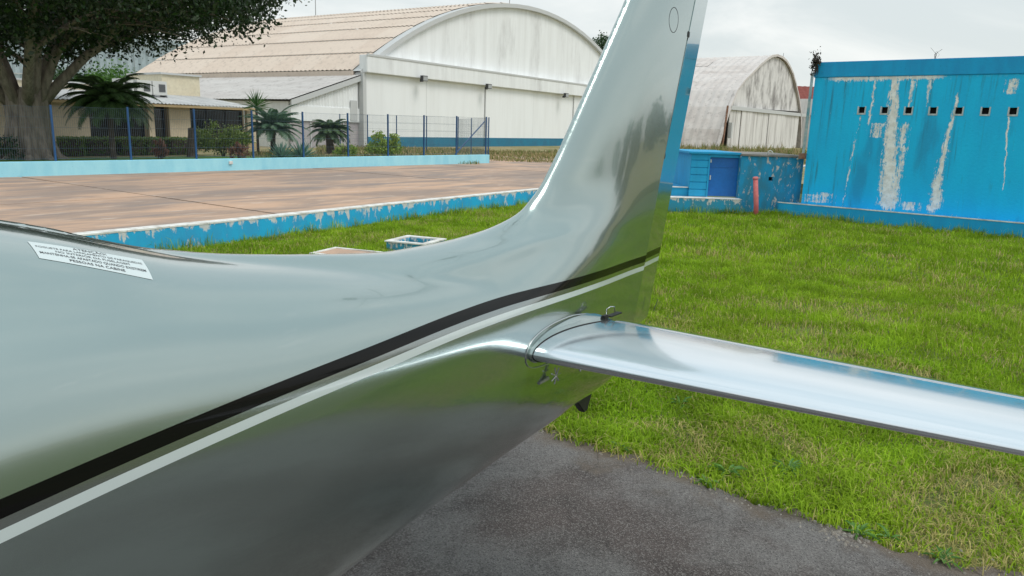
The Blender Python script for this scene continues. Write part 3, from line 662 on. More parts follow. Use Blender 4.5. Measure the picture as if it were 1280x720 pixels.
def F_body(A,y,z,ks=.05):
    k=np.interp(A,[2.3,2.9],[.11,.06])
    zt=sm(KA,ZT,A);zb=sm(KA,ZB,A);hw=sm(KA,HW,A);zc=(zt+zb)/2+np.interp(A,[-.5,.4,1.3,2.2,2.8,3.3],[.03,.13,.17,.20,.12,.05]);hu=zt-zc;hd=zc-zb
    dz=z-zc;h=np.where(dz>0,hu,hd);n=2.25
    f=(((np.abs(y)/hw)**n+(np.abs(dz)/h)**n)**(1/n)-1)*np.minimum(hw,h)
    zr=np.interp(A,[.8,.95,1.3,1.7,2.2,2.7],[1.70,1.715,1.672,1.628,1.60,1.60]);hf=np.interp(A,[.7,.95,1.3,1.7,2.05,2.4,2.8,3.2],[.01,.055,.122,.170,.195,.180,.12,.01]);cf=1.33
    e2=(((np.abs(y)/hf)**2.1+(np.abs(z-cf)/np.where(z>cf,zr-cf,.25))**2.1)**(1/2.1)-1)*np.minimum(hf,.25)
    h2=np.maximum(.028-np.abs(f-e2),0)/.028;f=np.minimum(f,e2)-h2**3*.028/6
    zq=np.maximum(z,1.5);c=a_te(zq)-a_le(zq);u=(A-a_le(zq))/c;T=.05*c/(1+(.05*c/.115)**4)**.25
    fr=T*(np.sqrt(((u-LL)/LL)**2+(y/T)**2)-1)
    bk=np.abs(y)-T*np.clip(1-np.clip((u-LL)/(1-LL),0,1)**1.5*.93,.02,1)
    g=np.where(u<LL,fr,bk);g=np.maximum(g,1.0-z)
    h1=np.maximum(k-np.abs(f-g),0)/k;f=np.minimum(f,g)-h1**3*k/6
    return np.maximum(f,(z-2.96))
def surface_nets(F,X,Y,Z):
    hY=len(Y)//2;X_,Y_,Z_=X.astype(np.float32)[:,None,None],Y[hY:].astype(np.float32)[None,:,None],Z.astype(np.float32)[None,None,:];V=F(X_,Y_,Z_);V=np.concatenate([V[:,::-1],V],1)
    Sg=V<0
    a=Sg[:-1,:-1,:-1];mn=a.copy();mx=a.copy()
    for d in ((0,0,1),(0,1,0),(0,1,1),(1,0,0),(1,0,1),(1,1,0),(1,1,1)):
        b=Sg[d[0]:Sg.shape[0]-1+d[0],d[1]:Sg.shape[1]-1+d[1],d[2]:Sg.shape[2]-1+d[2]];mn&=b;mx|=b
    cell=mx&~mn;idx=np.full(cell.shape,-1,np.int64);ii=np.argwhere(cell);idx[cell]=np.arange(len(ii))
    P=np.stack([(X[ii[:,0]]+X[ii[:,0]+1])/2,(Y[ii[:,1]]+Y[ii[:,1]+1])/2,(Z[ii[:,2]]+Z[ii[:,2]+1])/2],1)
    Q=[]
    for ax in range(3):
        s0=[slice(1,-1)]*3;s1=[slice(1,-1)]*3;s0[ax]=slice(0,-1);s1[ax]=slice(1,None)
        A=Sg[tuple(s0)];B=Sg[tuple(s1)];ch=np.argwhere(A!=B)
        if not len(ch): continue
        base=ch.copy()
        for o_ in range(3):
            if o_!=ax: base[:,o_]+=1
        inside=A[tuple(ch.T)]
        b,c=[(1,2),(2,0),(0,1)][ax];cs=[]
        for (db,dc) in ((-1,-1),(0,-1),(0,0),(-1,0)):
            q=base.copy();q[:,b]+=db;q[:,c]+=dc;cs.append(idx[tuple(q.T)])
        q=np.stack(cs,1);q[~inside]=q[~inside][:,::-1];Q.append(q)
    Q=np.concatenate(Q);Q=Q[(Q>=0).all(1)]
    for it in range(7):
        e=1e-4;f=F(P[:,0],P[:,1],P[:,2])
        g=np.stack([F(P[:,0]+e,P[:,1],P[:,2])-F(P[:,0]-e,P[:,1],P[:,2]),F(P[:,0],P[:,1]+e,P[:,2])-F(P[:,0],P[:,1]-e,P[:,2]),F(P[:,0],P[:,1],P[:,2]+e)-F(P[:,0],P[:,1],P[:,2]-e)],1)/(2*e)
        st=-(f/np.maximum((g**2).sum(1),.04))[:,None]*g;nrm=np.linalg.norm(st,axis=1,keepdims=True);st*=np.minimum(1,.012/np.maximum(nrm,1e-9));P+=st
        if it<6:     # tangential relaxation keeps the quads even
            acc=np.zeros_like(P);cnt=np.zeros(len(P))
            for j in range(4):
                np.add.at(acc,Q[:,j],P[Q[:,(j+1)%4]]);np.add.at(cnt,Q[:,j],1);np.add.at(acc,Q[:,j],P[Q[:,j-1]]);np.add.at(cnt,Q[:,j],1)
            d=acc/np.maximum(cnt,1)[:,None]-P;gn=g/np.maximum(np.linalg.norm(g,axis=1,keepdims=True),1e-6);d-=gn*(d*gn).sum(1,keepdims=True);P+=.5*d
    return P,Q
import time as _t; _t0=_t.time()
Xg=np.concatenate([np.arange(-3.85,.2,.05),np.arange(.2,4.4,.0125)]);Yg=.00625+.0125*np.arange(-56,56);Zg=np.arange(.44,3.0,.0125)
# body grid only up to the hinge (cut below); fin top region limited in A
P,Q=surface_nets(F_body,Xg,Yg,Zg)
print('T',_t.time()-_t0,'body',len(P),len(Q))
plane = AS(0, -1.72)
ac = empty('parked_aircraft', plane, FR, 'silver grey light aircraft tail with black and white side stripes, parked on the asphalt', 'aircraft')
# paint: metallic silver with the two side stripes printed on it
def paint_fn(nt, b):
    o = nt.obj(); x, y, z = nt.sep(o)[:3]
    cr = nt.n('ShaderNodeFloatCurve'); cu = cr.mapping.curves[0]
    # centre line of stripes as function of A (mapped 0..1 over A=-1..4.4, z 0.9..1.6)
    pts_ = STRIPE
    nt.link(nt.m('DIVIDE', nt.m('ADD', x, 1.0), 5.4), cr.inputs['Value'])
    cu.points[0].location = ((pts_[0][0]+1)/5.4, (pts_[0][1]-.9)/.7); cu.points[1].location = ((pts_[-1][0]+1)/5.4, (pts_[-1][1]-.9)/.7)
    for p in pts_[1:-1]: cu.points.new((p[0]+1)/5.4, (p[1]-.9)/.7)
    cr.mapping.update()
    zc = nt.m('ADD', nt.m('MULTIPLY', cr.outputs[0], .7), .9); d = nt.m('SUBTRACT', z, zc)
    wsc = nt.n('ShaderNodeMapRange'); nt.link(x, wsc.inputs[0]); wsc.inputs[1].default_value = .5; wsc.inputs[2].default_value = 3.6; wsc.inputs[3].default_value = 1.0; wsc.inputs[4].default_value = 1.12
    dd = nt.m('DIVIDE', d, wsc.outputs[0])
    blk_ = nt.m('MULTIPLY', nt.m('GREATER_THAN', dd, 0.0), nt.m('LESS_THAN', dd, .031)); wht = nt.m('MULTIPLY', nt.m('GREATER_THAN', dd, -.038), nt.m('LESS_THAN', dd, -.017))
    oth = nt.m('MULTIPLY', nt.m('GREATER_THAN', dd, -.017), nt.m('LESS_THAN', dd, 0.0))
    fl_ = nt.n('ShaderNodeTexVoronoi'); nt.link(o, fl_.inputs['Vector']); fl_.inputs['Scale'].default_value = 900
    c = nt.mix(nt.noise(o, 3, 4), (.345, .42, .407), (.375, .45, .436)); c = nt.mix(nt.m('MULTIPLY', oth, .8), c, (.30, .32, .32))
    sp_ = nt.m('MULTIPLY', nt.step(nt.noise(o, 75, 4, .7), .64, .74), .22); c = nt.mix(sp_, c, (.52, .52, .48)); sk = nt.m('MULTIPLY', nt.step(nt.noise(nt.scale(o, (1.2, 8, 14)), 2.0, 6, .7), .58, .70), .10); c = nt.mix(sk, c, (.6, .6, .57))
    c = nt.mix(blk_, c, (.004, .004, .004)); c = nt.mix(wht, c, (.50, .56, .55))
    nt.link(c, b.inputs['Base Color']); st_ = nt.m('MAXIMUM', blk_, wht); nt.link(nt.m('SUBTRACT', 1.0, nt.m('MULTIPLY', blk_, .8)), b.inputs['Coat Weight']); nt.link(nt.m('SUBTRACT', .5, nt.m('MULTIPLY', blk_, .4)), b.inputs['Specular IOR Level'])
    nt.link(nt.m('MULTIPLY', nt.m('SUBTRACT', 1.0, st_), .92), b.inputs['Metallic'])
    nt.link(nt.m('ADD', nt.m('MULTIPLY', nt.noise(o, 5, 5), .05), .165), b.inputs['Roughness'])
    dust = nt.noise(nt.scale(o, (1, 1, 2.5)), 30, 5, .7)
STRIPE = [(-1.0, 1.415), (.39, 1.421), (1.3, 1.426), (1.91, 1.427), (2.72, 1.403), (3.13, 1.388), (3.76, 1.377), (4.4, 1.365)]
paint = mat('silver_aircraft_paint', rough=.22, metal=.86, fn=paint_fn, coat=1.0)
MATS['silver_aircraft_paint'].node_tree.nodes['Principled BSDF'].inputs['Coat Roughness'].default_value = .03
# split: cut at the hinge line
bm = bmesh.new(); me = bpy.data.meshes.new('tmp'); me.vertices.add(len(P)); me.vertices.foreach_set('co', P.astype(np.float32).ravel()); nf = len(Q)
me.loops.add(nf*4); me.loops.foreach_set('vertex_index', Q.astype(np.int32).ravel()); me.polygons.add(nf); me.polygons.foreach_set('loop_start', np.arange(0, nf*4, 4, dtype=np.int32)); me.update(calc_edges=True)
bm.from_mesh(me)
pn = Vector((1, 0, -.321)).normalized(); pc = Vector((3.38-.006, 0, 1.08))
bmesh.ops.bisect_plane(bm, geom=bm.verts[:]+bm.edges[:]+bm.faces[:], plane_co=pc, plane_no=pn, clear_outer=True)
ed = [e for e in bm.edges if e.is_boundary]
bmesh.ops.holes_fill(bm, edges=ed, sides=0)
for f in bm.faces: f.smooth = True
for f in bm.faces:
    if len(f.verts) > 8: f.smooth = False
bmesh.ops.recalc_face_normals(bm, faces=bm.faces)
# cabin windows: faces taken out of the shell into their own part
def inwin(c):
    if c.x > .05 or c.z < 1.38: return False
    A, z = c.x, c.z
    if abs(c.y) < .12 and A > -1.9: return False
    top = 1.86 if A > -1.6 else 1.74
    if -1.05 < A < -.98 or -1.75 < A < -1.62: return False
    if A > -.15-(z-1.38)*-.0 and z > 1.72: return False
    return A > -2.25+(z-1.45)*.9 and z < top and A < -.0 and not (A < -1.75 and z < 1.47)
wf = [f for f in bm.faces if inwin(f.calc_center_median())]
bmw = bmesh.new(); vm = {}
for f in wf:
    L_ = []
    for v in f.verts:
        if v not in vm: vm[v] = bmw.verts.new(v.co)
        L_.append(vm[v])
    bmw.faces.new(L_).smooth = True
bmesh.ops.delete(bm, geom=wf, context='FACES')
fus = bpy.data.meshes.new('fuselage'); bm.to_mesh(fus)
for e in (): pass
fus.materials.append(paint); fo = bpy.data.objects.new('fuselage', fus); COL.objects.link(fo); fo.parent = ac
wme = bpy.data.meshes.new('cabin_window'); bmw.to_mesh(wme); wme.materials.append(mat('tinted_glass', (.02, .025, .03), .05)); wo = bpy.data.objects.new('cabin_window', wme); COL.objects.link(wo); wo.parent = fo
fus.set_sharp_from_angle(angle=R(50))
bvh = BVHTree.FromBMesh(bm); 
# ---- rudder
def naca(u): return 1
rd_V = []; zs_ = np.linspace(1.02, 2.93, 40); ring = []
DEFL = R(6.0)
for z in zs_:
    h = float(a_hi(z)); te = float(a_te(z)); th = float(fin_half(np.array(h), np.array(z)))-.0015
    prof_ = []
    us = [0, .004, .012, .03, .1, .25, .45, .7, .9, 1.0]
    top = []
    for q in us:
        x = q*(te-h-.012); t = th*(1-q)+.0035*q
        if q < .02: t *= math.sqrt(max(0, q/.012*.5+.3)) if q < .012 else 1
        top.append((x, t))
    rr_ = [(x, t) for x, t in top]+[(x, -t) for x, t in top[::-1]]
    ring.append(len(rr_))
    for x, t in rr_:
        xr, yr = x*math.cos(DEFL)-t*math.sin(DEFL), x*math.sin(DEFL)+t*math.cos(DEFL)
        rd_V.append((h+.008+xr, yr, z))
n = ring[0]; F = [(i*n+j, i*n+(j+1) % n, (i+1)*n+(j+1) % n, (i+1)*n+j) for i in range(len(zs_)-1) for j in range(n)]+[tuple(range(n)), tuple(range(len(rd_V)-1, len(rd_V)-n-1, -1))]
rud = MB().add(rd_V, F).build('rudder', paint, ac, smooth=True); rud.data.set_sharp_from_angle(angle=R(28))
gapm = mat('gap_dark', (.006, .006, .006), .9); blackp = mat('black_rubber', (.012, .012, .012), .5); steel = mat('bright_steel', (.65, .66, .68), .25, .9)
# rudder hinges on the hinge line
for z in (1.92, 2.55):
    h = float(a_hi(z)); t = float(fin_half(np.array(h), np.array(z)))
    MB().box(h-.012, h+.014, -t-.004, t+.004, z-.016, z+.016).build('rudder_hinge', blackp, ac, bevel=.003)
# round access panel on the fin
pcir = onp(843, 25, plane-SX*(-.05)+SX*0, SX); lA = pcir@AX; lz = pcir[2]
def finy(A, z): return -float(fin_half(np.array(A), np.array(z)))
def finy_true(A, z):
    hit = bvh.ray_cast(Vector((A, -1, z)), Vector((0, 1, 0)))
    return hit[0].y if hit[0] else finy(A, z)
V = []; n = 40
for k in range(n):
    t = 2*math.pi*k/n
    for r_ in (.0580, .0608):
        A, z = lA+r_*math.cos(t), lz+r_*1.0*math.sin(t); V.append((A, finy_true(A, z)-.0008, z))
MB().add(V, [(2*k, 2*((k+1) % n), 2*((k+1) % n)+1, 2*k+1) for k in range(n)]).build('access_panel_seam', gapm, fo)
# ---- stabilisers: both sides, elevator as its own part
def stab_sec(y, side):
    s_ = abs(y); k = (s_-.19)/(1.95-.19); le = 2.185+.19*k; te = 2.925-.005*k; c = te-le; zc = 1.213+.006*k
    return le, te, c, zc
def airfoil(c, t, n=26):
    up_, lo = [], []
    for i in range(n+1):
        u = (1-math.cos(math.pi*i/n))/2; y = 5*t*(.2969*math.sqrt(u)-.1260*u-.3516*u*u+.2843*u**3-.1036*u**4)
        up_.append((u, y)); lo.append((u, -y))
    return up_, lo
HGA = .80
stabm = mat('polished_silver_stabiliser', (.80, .85, .90), .16, .92, fn=lambda nt, b: (lambda o: (nt.link(nt.m('ADD', nt.m('MULTIPLY', nt.noise(nt.scale(o, (14, .5, 1)), 2, 5), .12), .10), b.inputs['Roughness']), nt.link(nt.bump(nt.noise(nt.scale(o, (10, .7, 1)), 1.6, 4), .05, .01), b.inputs['Normal'])))(nt.obj()), coat=.5)
for side in (-1, 1):
    ys = [(.20 if side < 0 else .2)+(1.90-.20)*i/30 for i in range(31)]+[1.935, 1.955, 1.962]
    V = []; upn, lon = airfoil(1, .142)
    cutu = HGA
    main = [(u, z) for u, z in upn if u < cutu]+[(cutu, np.interp(cutu, [p[0] for p in upn], [p[1] for p in upn]))]
    mlow = [(u, z) for u, z in lon if u < cutu]+[(cutu, -main[-1][1])]
    loop = main+[(cutu-.03, 0.0)]+mlow[::-1][:-1]
    for yi, y in enumerate(ys):
        le, te, c, zc = stab_sec(y, side); sc_ = 1.0 if yi < 31 else (.85, .6, .25)[yi-31]
        for u, z in loop: V.append((le+u*c, side*y, zc+z*c*sc_))
    n = len(loop); F = [(i*n+j, i*n+(j+1) % n, (i+1)*n+(j+1) % n, (i+1)*n+j) for i in range(len(ys)-1) for j in range(n)]+[tuple(range(n)), tuple(range(len(V)-1, len(V)-n-1, -1))]
    st = MB().add(V, F).build('horizontal_stabilizer', stabm, ac, smooth=True); st.data.set_sharp_from_angle(angle=R(40))
    # elevator
    V = []; ys2 = [.27+(1.88-.27)*i/16 for i in range(17)]; dn = R(3.5)
    for y in ys2:
        le, te, c, zc = stab_sec(y, side); xh = le+cutu*c+.006; hz_ = main[-1][1]*c
        rr_ = [(0.0, .55), (.006, .93), (.02, 1), (.5, .55), (1.0, .10)]
        loop2 = [(q*(te-xh) if q > .03 else q, t*hz_) for q, t in rr_]+[(q*(te-xh) if q > .03 else q, -t*hz_) for q, t in rr_[::-1]]
        for x, z in loop2: V.append((xh+x*math.cos(dn), side*y, zc+z-x*math.sin(dn)))
    n = len(loop2); F = [(i*n+j, i*n+(j+1) % n, (i+1)*n+(j+1) % n, (i+1)*n+j) for i in range(len(ys2)-1) for j in range(n)]+[tuple(range(n)), tuple(range(len(V)-1, len(V)-n-1, -1))]
    ev = MB().add(V, F).build('elevator', paint, ac, smooth=True); ev.data.set_sharp_from_angle(angle=R(30))
    # bright gap seal strip along the hinge
    V = []
    for y in ys2:
        le, te, c, zc = stab_sec(y, side); x = le+cutu*c; hz_ = main[-1][1]*c
        V += [(x-.009, side*y, zc+hz_+.0032), (x+.004, side*y, zc+hz_+.0028), (x+.004, side*y, zc+hz_-.002), (x-.009, side*y, zc+hz_+.0005)]
    MB().add(V, [(4*i+j, 4*i+(j+1) % 4, 4*(i+1)+(j+1) % 4, 4*(i+1)+j) for i in range(16) for j in range(4)]).build('hinge_strip', steel, st)
    # collar fairing between the body and the stabiliser
    RW = [(.10, .030), (.150, .029), (.175, .026), (.195, .020), (.212, .012), (.228, .005), (.240, .0018)]
    V = []; prof9 = None
    for yy, of in RW:
        le, te, c, zc = stab_sec(.24, side); le = le-(.02 if False else 0)
        P9 = [(u*c, z*c) for u, z in upn if u < .86][::-1]+[(u*c, z*c) for u, z in lon if 0 < u < .86]
        for i9, (x9, z9) in enumerate(P9):
            a9 = P9[max(i9-1, 0)]; b9 = P9[min(i9+1, len(P9)-1)]; tx, tz = b9[0]-a9[0], b9[1]-a9[1]; l9 = math.hypot(tx, tz); nx9, nz9 = tz/l9, -tx/l9
            if nx9*(x9-.3*c)+nz9*z9*4 < 0: nx9, nz9 = -nx9, -nz9
            fade = 1-.55*max(0, (x9/c-.5)/.36)
            V.append((le+x9+nx9*of*fade, side*yy, zc+z9+nz9*of*fade))
    n9 = len(P9)
    MB().add(V, [(i*n9+j, i*n9+j+1, (i+1)*n9+j+1, (i+1)*n9+j) for i in range(len(RW)-1) for j in range(n9-1)]).build('root_fairing', paint, st, smooth=True)
    MB().tube([V[6*n9+j] for j in range(n9)], .0016, 5).build('root_seam', gapm, st, smooth=True)
    if side < 0:
        lip = []
        for j in range(2, n9-8):
            p9 = V[1*n9+j]; h9 = bvh.ray_cast(Vector((p9[0], -1.2, p9[2])), Vector((0, 1, 0)))
            if h9[0]: lip.append((h9[0].x, h9[0].y-.002, h9[0].z))
        MB().tube(lip, .0020, 6).build('root_lip', steel, st, smooth=True)
# counterweight clip and loop at the elevator root
cl = MB(); cl.box(2.75, 2.79, -.230, -.208, 1.238, 1.256); cl.build('elevator_stop', blackp, ac, bevel=.004)
MB().tube([(2.80, -.21, 1.25), (2.80, -.21, 1.275), (2.83, -.21, 1.282), (2.87, -.21, 1.275), (2.88, -.21, 1.245)], .0025, 6).build('rigging_loop', steel, ac, smooth=True)
MB().box(2.80, 2.90, -.235, -.21, 1.243, 1.248).build('gap_plate', blackp, ac)
# tail skid, small drain fittings and vents below the stabiliser
MB().prism([(2.88, .80), (3.08, .82), (3.02, .69), (2.99, .685)], -.018, .018).build('tail_skid', blackp, ac, bevel=.004)
q = MB()
for t in np.linspace(0, 2*math.pi, 8)[:-1]: q.cyl((2.40, -.205-.01, 1.075), (2.40+.035*math.cos(t), -.213, 1.075+.035*math.sin(t)), .003, 5)
q.build('vent_star', steel, ac)
hitp = lambda A, z: Vector((A, bvh.ray_cast(Vector((A, -1.5, z)), Vector((0, 1, 0)))[0].y, z))
pA = hitp(2.33, 1.07); MB().tube([(2.30, pA.y-.004, 1.065), (2.36, pA.y-.005, 1.072)], [.006, .010], 8).build('static_port', steel, ac)
pB = hitp(2.62, 1.08); MB().cyl((2.62, pB.y-.004, 1.10), (2.63, pB.y-.03, 1.03), .004, 6).cyl((2.60, pB.y-.01, 1.10), (2.66, pB.y-.012, 1.10), .003, 6).build('drain_mast', steel, ac)
# static wicks
q = MB(); 
for z in (1.06,): q.cyl((float(a_te(z))-.02, .0, z), (float(a_te(z))+.03, .0, z+.06), .0018, 5)
q.build('static_wick', blackp, rud)
# whisker antenna high on the fin
MB().cyl((3.28, .03, 2.74), (3.16, .45, 2.70), .004, 6).cyl((3.28, -.03, 2.83), (3.30, -.45, 2.86), .004, 6).build('whisker_antenna', steel, fo)
MB().box(3.25, 3.38, -.05, .05, 2.958, 2.975).build('fin_cap', paint, ac)
# ---- wings, gear and propeller (stand in front of, and behind, the viewpoint)
for side in (-1, 1):
    V = []; upn, lon = airfoil(1, .15, 14); loop = upn+lon[::-1][1:-1]
    for y, sc_ in [(0.3, 1), (1.5, 1), (3.5, 1), (5.6, 1), (5.72, .5), (5.76, .15)]:
        k = y/5.8; le = -2.45+.12*k; c = 1.40-.50*k; z0_ = .68+.30*k
        for u, z in loop: V.append((le+u*c, side*y, z0_+z*c*sc_))
    n = len(loop); F = [(i*n+j, i*n+(j+1) % n, (i+1)*n+(j+1) % n, (i+1)*n+j) for i in range(5) for j in range(n)]+[tuple(range(n)), tuple(range(len(V)-1, len(V)-n-1, -1))]
    MB().add(V, F).build('wing', stabm, ac, smooth=True)
    MB().tube([(-1.55, side*1.2, .70), (-1.5, side*1.42, .40), (-1.5, side*1.5, .22)], [.06, .045, .04], 8).build('gear_leg', paint, ac, smooth=True)
    MB().tube([(-1.95, side*1.6, .24), (-1.8, side*1.6, .26), (-1.5, side*1.6, .26), (-1.15, side*1.6, .25), (-.95, side*1.6, .24)], [.02, .12, .15, .09, .015], 12).build('wheel_fairing', paint, ac, smooth=True)
    MB().cyl((-1.5, side*1.53, .19), (-1.5, side*1.67, .19), .17, 20).build('wheel', blackp, ac)
MB().tube([(-2.9, 0, .66), (-3.0, 0, .4), (-3.0, .08, .22)], .035, 8).build('nose_gear_leg', paint, ac, smooth=True); MB().cyl((-3.0, -.05, .18), (-3.0, .05, .18), .155, 20).build('wheel', blackp, ac)
MB().tube([(-3.70, 0, 1.05), (-3.85, 0, 1.05), (-4.0, 0, 1.05), (-4.06, 0, 1.05)], [.17, .15, .08, .01], 16).build('spinner', steel, ac, smooth=True)
for k in range(3):
    t = 2*math.pi*k/3+.4; u_, v_ = math.cos(t), math.sin(t)
    MB().tube([(-3.80, .12*u_, 1.05+.12*v_), (-3.82, .5*u_, 1.05+.5*v_), (-3.80, .9*u_, 1.05+.9*v_)], [.05, .06, .025], 4).build('propeller_blade', blackp, ac)
# ---- warning sticker on the top of the fuselage
Mi = (Matrix.Translation(Vector(plane)) @ Matrix.Rotation(FR, 4, 'Z')).inverted()
co = Mi @ Vector(CAM)
def hit(u, v):
    d = (Mi.to_3x3() @ Vector(ray(u, v))).normalized(); return bvh.ray_cast(co, d)[0]
corn = [hit(*p) for p in ((34, 302), (177, 325), (191, 350), (49, 323))]
if all(corn):
    print('sticker', [tuple(round(x, 3) for x in c) for c in corn])
    def sp(s_, t_, lift):
        a_ = corn[0].lerp(corn[1], s_); b_ = corn[3].lerp(corn[2], s_); p = b_.lerp(a_, t_); h = bvh.find_nearest(p); return h[0]+h[1]*lift*(1 if h[1].z > 0 else -1)
    NX, NY = 30, 12; V = [tuple(sp(i/NX, j/NY, .0007)) for j in range(NY+1) for i in range(NX+1)]
    stk = MB().add(V, [(j*(NX+1)+i, j*(NX+1)+i+1, (j+1)*(NX+1)+i+1, (j+1)*(NX+1)+i) for j in range(NY) for i in range(NX)]).build('warning_sticker', mat('white_vinyl', (.58, .65, .66), .35), fo, smooth=True)
    lines = [("ATENÇÃO!", .90, .13, .001), ("FOGUETE PARA LANÇAMENTO DE PARAQUEDAS", .715, .105, .0), ("NO INTERIOR DA FUSELAGEM", .54, .105, 0), ("MANTENHA-SE AFASTADO QUANDO EXISTIREM", .355, .115, .003), ("PESSOAS NA CABINE", .16, .115, .003)]
    Wd = (corn[1]-corn[0]).length; Hd = (corn[0]-corn[3]).length
    inkm = mat('sticker_ink', (.03, .03, .035), .5); dg = bpy.context.evaluated_depsgraph_get()
    mbt = MB()
    for txt, tc_, hh, off in lines:
        cu = bpy.data.curves.new('t', 'FONT'); cu.body = txt; cu.align_x = 'CENTER'; cu.size = 1; cu.offset = off*2; cu.resolution_u = 3
        to = bpy.data.objects.new('t', cu); COL.objects.link(to); dg.update(); tm = bpy.data.meshes.new_from_object(to.evaluated_get(bpy.context.evaluated_depsgraph_get()))
        cap = hh*Hd/.70; wid = max(v.co.x for v in tm.vertices)-min(v.co.x for v in tm.vertices)
        sx_ = cap/Wd; sx_ = min(sx_*1.15, .93/wid) if len(txt) < 30 else .93/wid
        V = [tuple(sp(.5+v.co.x*sx_, tc_+(v.co.y-.35)*hh/.70, .0013)) for v in tm.vertices]; mbt.add(V, [tuple(p.vertices) for p in tm.polygons])
        bpy.data.objects.remove(to); bpy.data.curves.remove(cu); bpy.data.meshes.remove(tm)
    mbt.build('sticker_text', inkm, stk)
else: print('STICKER MISS', corn)
del wf, vm
bm.free(); bmw.free()
# ================================================================== VEGETATION
def leaf_fn(c1, c2, tr=.35):
    def fn(nt, b):
        at = nt.n('ShaderNodeAttribute', attribute_name='tint').outputs['Fac']; c = nt.mix(at, c1, c2); nt.link(c, b.inputs['Base Color'])
        t = nt.n('ShaderNodeBsdfTranslucent'); nt.link(c, t.inputs['Color']); ms = nt.n('ShaderNodeMixShader'); ms.inputs[0].default_value = tr
        nt.link(b.outputs[0], ms.inputs[1]); nt.link(t.outputs[0], ms.inputs[2]); out = [n_ for n_ in nt.t.nodes if n_.type == 'OUTPUT_MATERIAL'][0]; nt.link(ms.outputs[0], out.inputs[0])
    return fn
def leafmat(name, c1, c2, tr=.35, rough=.5): return mat(name, c1, rough, fn=leaf_fn(c1, c2, tr))
def set_tint(o, vals):
    a = o.data.attributes.new('tint', 'FLOAT', 'POINT'); a.data.foreach_set('value', np.asarray(vals, dtype=np.float32))
def leaves(name, C, size, m, parent=None, aspect=1.9, tint=None, droop=0.0, jitter=.4):
    """C: n x 3 leaf centres; folded rhombus leaves"""
    n = len(C); d = rng.normal(size=(n, 3)); d[:, 2] -= droop; d /= np.linalg.norm(d, axis=1, keepdims=True)
    r = rng.normal(size=(n, 3)); s_ = np.cross(d, r); s_ /= np.linalg.norm(s_, axis=1, keepdims=True); nn_ = np.cross(d, s_)
    L = (size*(1+jitter*rng.normal(size=n))).clip(size*.4)[:, None]; W = L/aspect
    V = np.stack([C-d*L*.5, C+s_*W*.5+nn_*L*.06, C+d*L*.5, C-s_*W*.5+nn_*L*.06], 1).reshape(-1, 3)
    F = np.arange(4*n).reshape(-1, 4)
    o = mesh_np(name, V, F, m, parent); t = rng.random(n) if tint is None else tint; set_tint(o, np.repeat(t, 4)); return o
bark = mottled('ficus_bark', (.17, .14, .115), (.34, .29, .24), 3, .9, .8, .03, sq=(3, 3, .5)); bark2 = mottled('dark_bark', (.06, .045, .035), (.12, .09, .07), 6, .9)
# ---- big ficus
tb = gp(40, 199, .38); TD = math.hypot(tb[0], tb[1])
fi = empty('ficus_tree', (tb[0], tb[1], .36), 0, 'huge spreading ficus tree with fluted grey trunk behind the fence on the left', 'tree')
tr = MB()
ts_ = np.linspace(0, 1, 9)
tr.tube([(.1*math.sin(t*3), 0, t*2.6-.1) for t in ts_], [.98, .80, .68, .62, .60, .60, .64, .66, .55], 40, lobes=9, la=.11)
for k in range(9):   # buttress roots
    a = k*2*math.pi/9+.3; tr.tube([(1.35*math.cos(a), 1.35*math.sin(a), -.12), (.85*math.cos(a), .85*math.sin(a), .12), (.62*math.cos(a), .62*math.sin(a), .7), (.52*math.cos(a+.1), .52*math.sin(a+.1), 1.8)], [.10, .18, .2, .12], 8)
for k in range(8):   # aerial stems fused on the trunk
    a = k*.8+.1; tr.tube([(.66*math.cos(a), .66*math.sin(a), 0), (.60*math.cos(a+.1), .60*math.sin(a+.1), 1.2), (.62*math.cos(a+.3), .62*math.sin(a+.3), 2.6)], [.16, .13, .12], 8)
tr.build('trunk', bark, fi, smooth=True)
ends = []
def limb(p, a, el, L, r, depth):
    P = [np.array(p, float)]; n = 5; cur = np.array(p, float)
    for i in range(n):
        el2 = el-.10*i*(.8 if depth else .6); a += rng.normal(0, .10); d = np.array([math.cos(a)*math.cos(el2), math.sin(a)*math.cos(el2), math.sin(el2)]); cur = cur+d*L/n; P.append(cur.copy())
    MBl.tube(P, [r*(1-.11*i) for i in range(n+1)], 8 if depth < 2 else 5)
    ends.extend(P[2:])
    if depth < 3:
        for i in (2, 3, 4, 5):
            limb(P[i], a+rng.choice([-1, 1])*rng.uniform(.35, .9), el2*.5+rng.uniform(-.05, .5), L*rng.uniform(.45, .68), r*.52, depth+1)
for k in range(12):
    MBl = MB(); a = k*2*math.pi/12+rng.uniform(-.2, .2)
    limb((.38*math.cos(a), .38*math.sin(a), 1.9), a, R((66, 50, 74)[k % 3]), rng.uniform(4.6, 6.0), .21, 0); MBl.build('limb', bark, fi, smooth=True)
N = 2800; th = rng.uniform(0, 2*math.pi, N); rr_ = 8.3*np.sqrt(rng.random(N)); rmod = 1+.10*np.sin(3*th+1)+.07*np.sin(7*th)+.06*np.sin(13*th); rr_ = rr_*rmod
zlo = np.interp(rr_, [0, 1.0, 1.8, 3.1, 5.3, 7.6, 8.6, 9.8], [4.9, 4.6, 4.15, 4.85, 5.55, 5.85, 6.35, 7.2])-.36+.3*np.sin(th*9+rr_*2)+rng.normal(0, .22, N)
zhi = 11.5-.055*rr_**2; u_ = rng.random(N)**1.9
cc = np.stack([rr_*np.cos(th), rr_*np.sin(th), zlo+(zhi-zlo)*u_], 1)
LC = []; LT = []
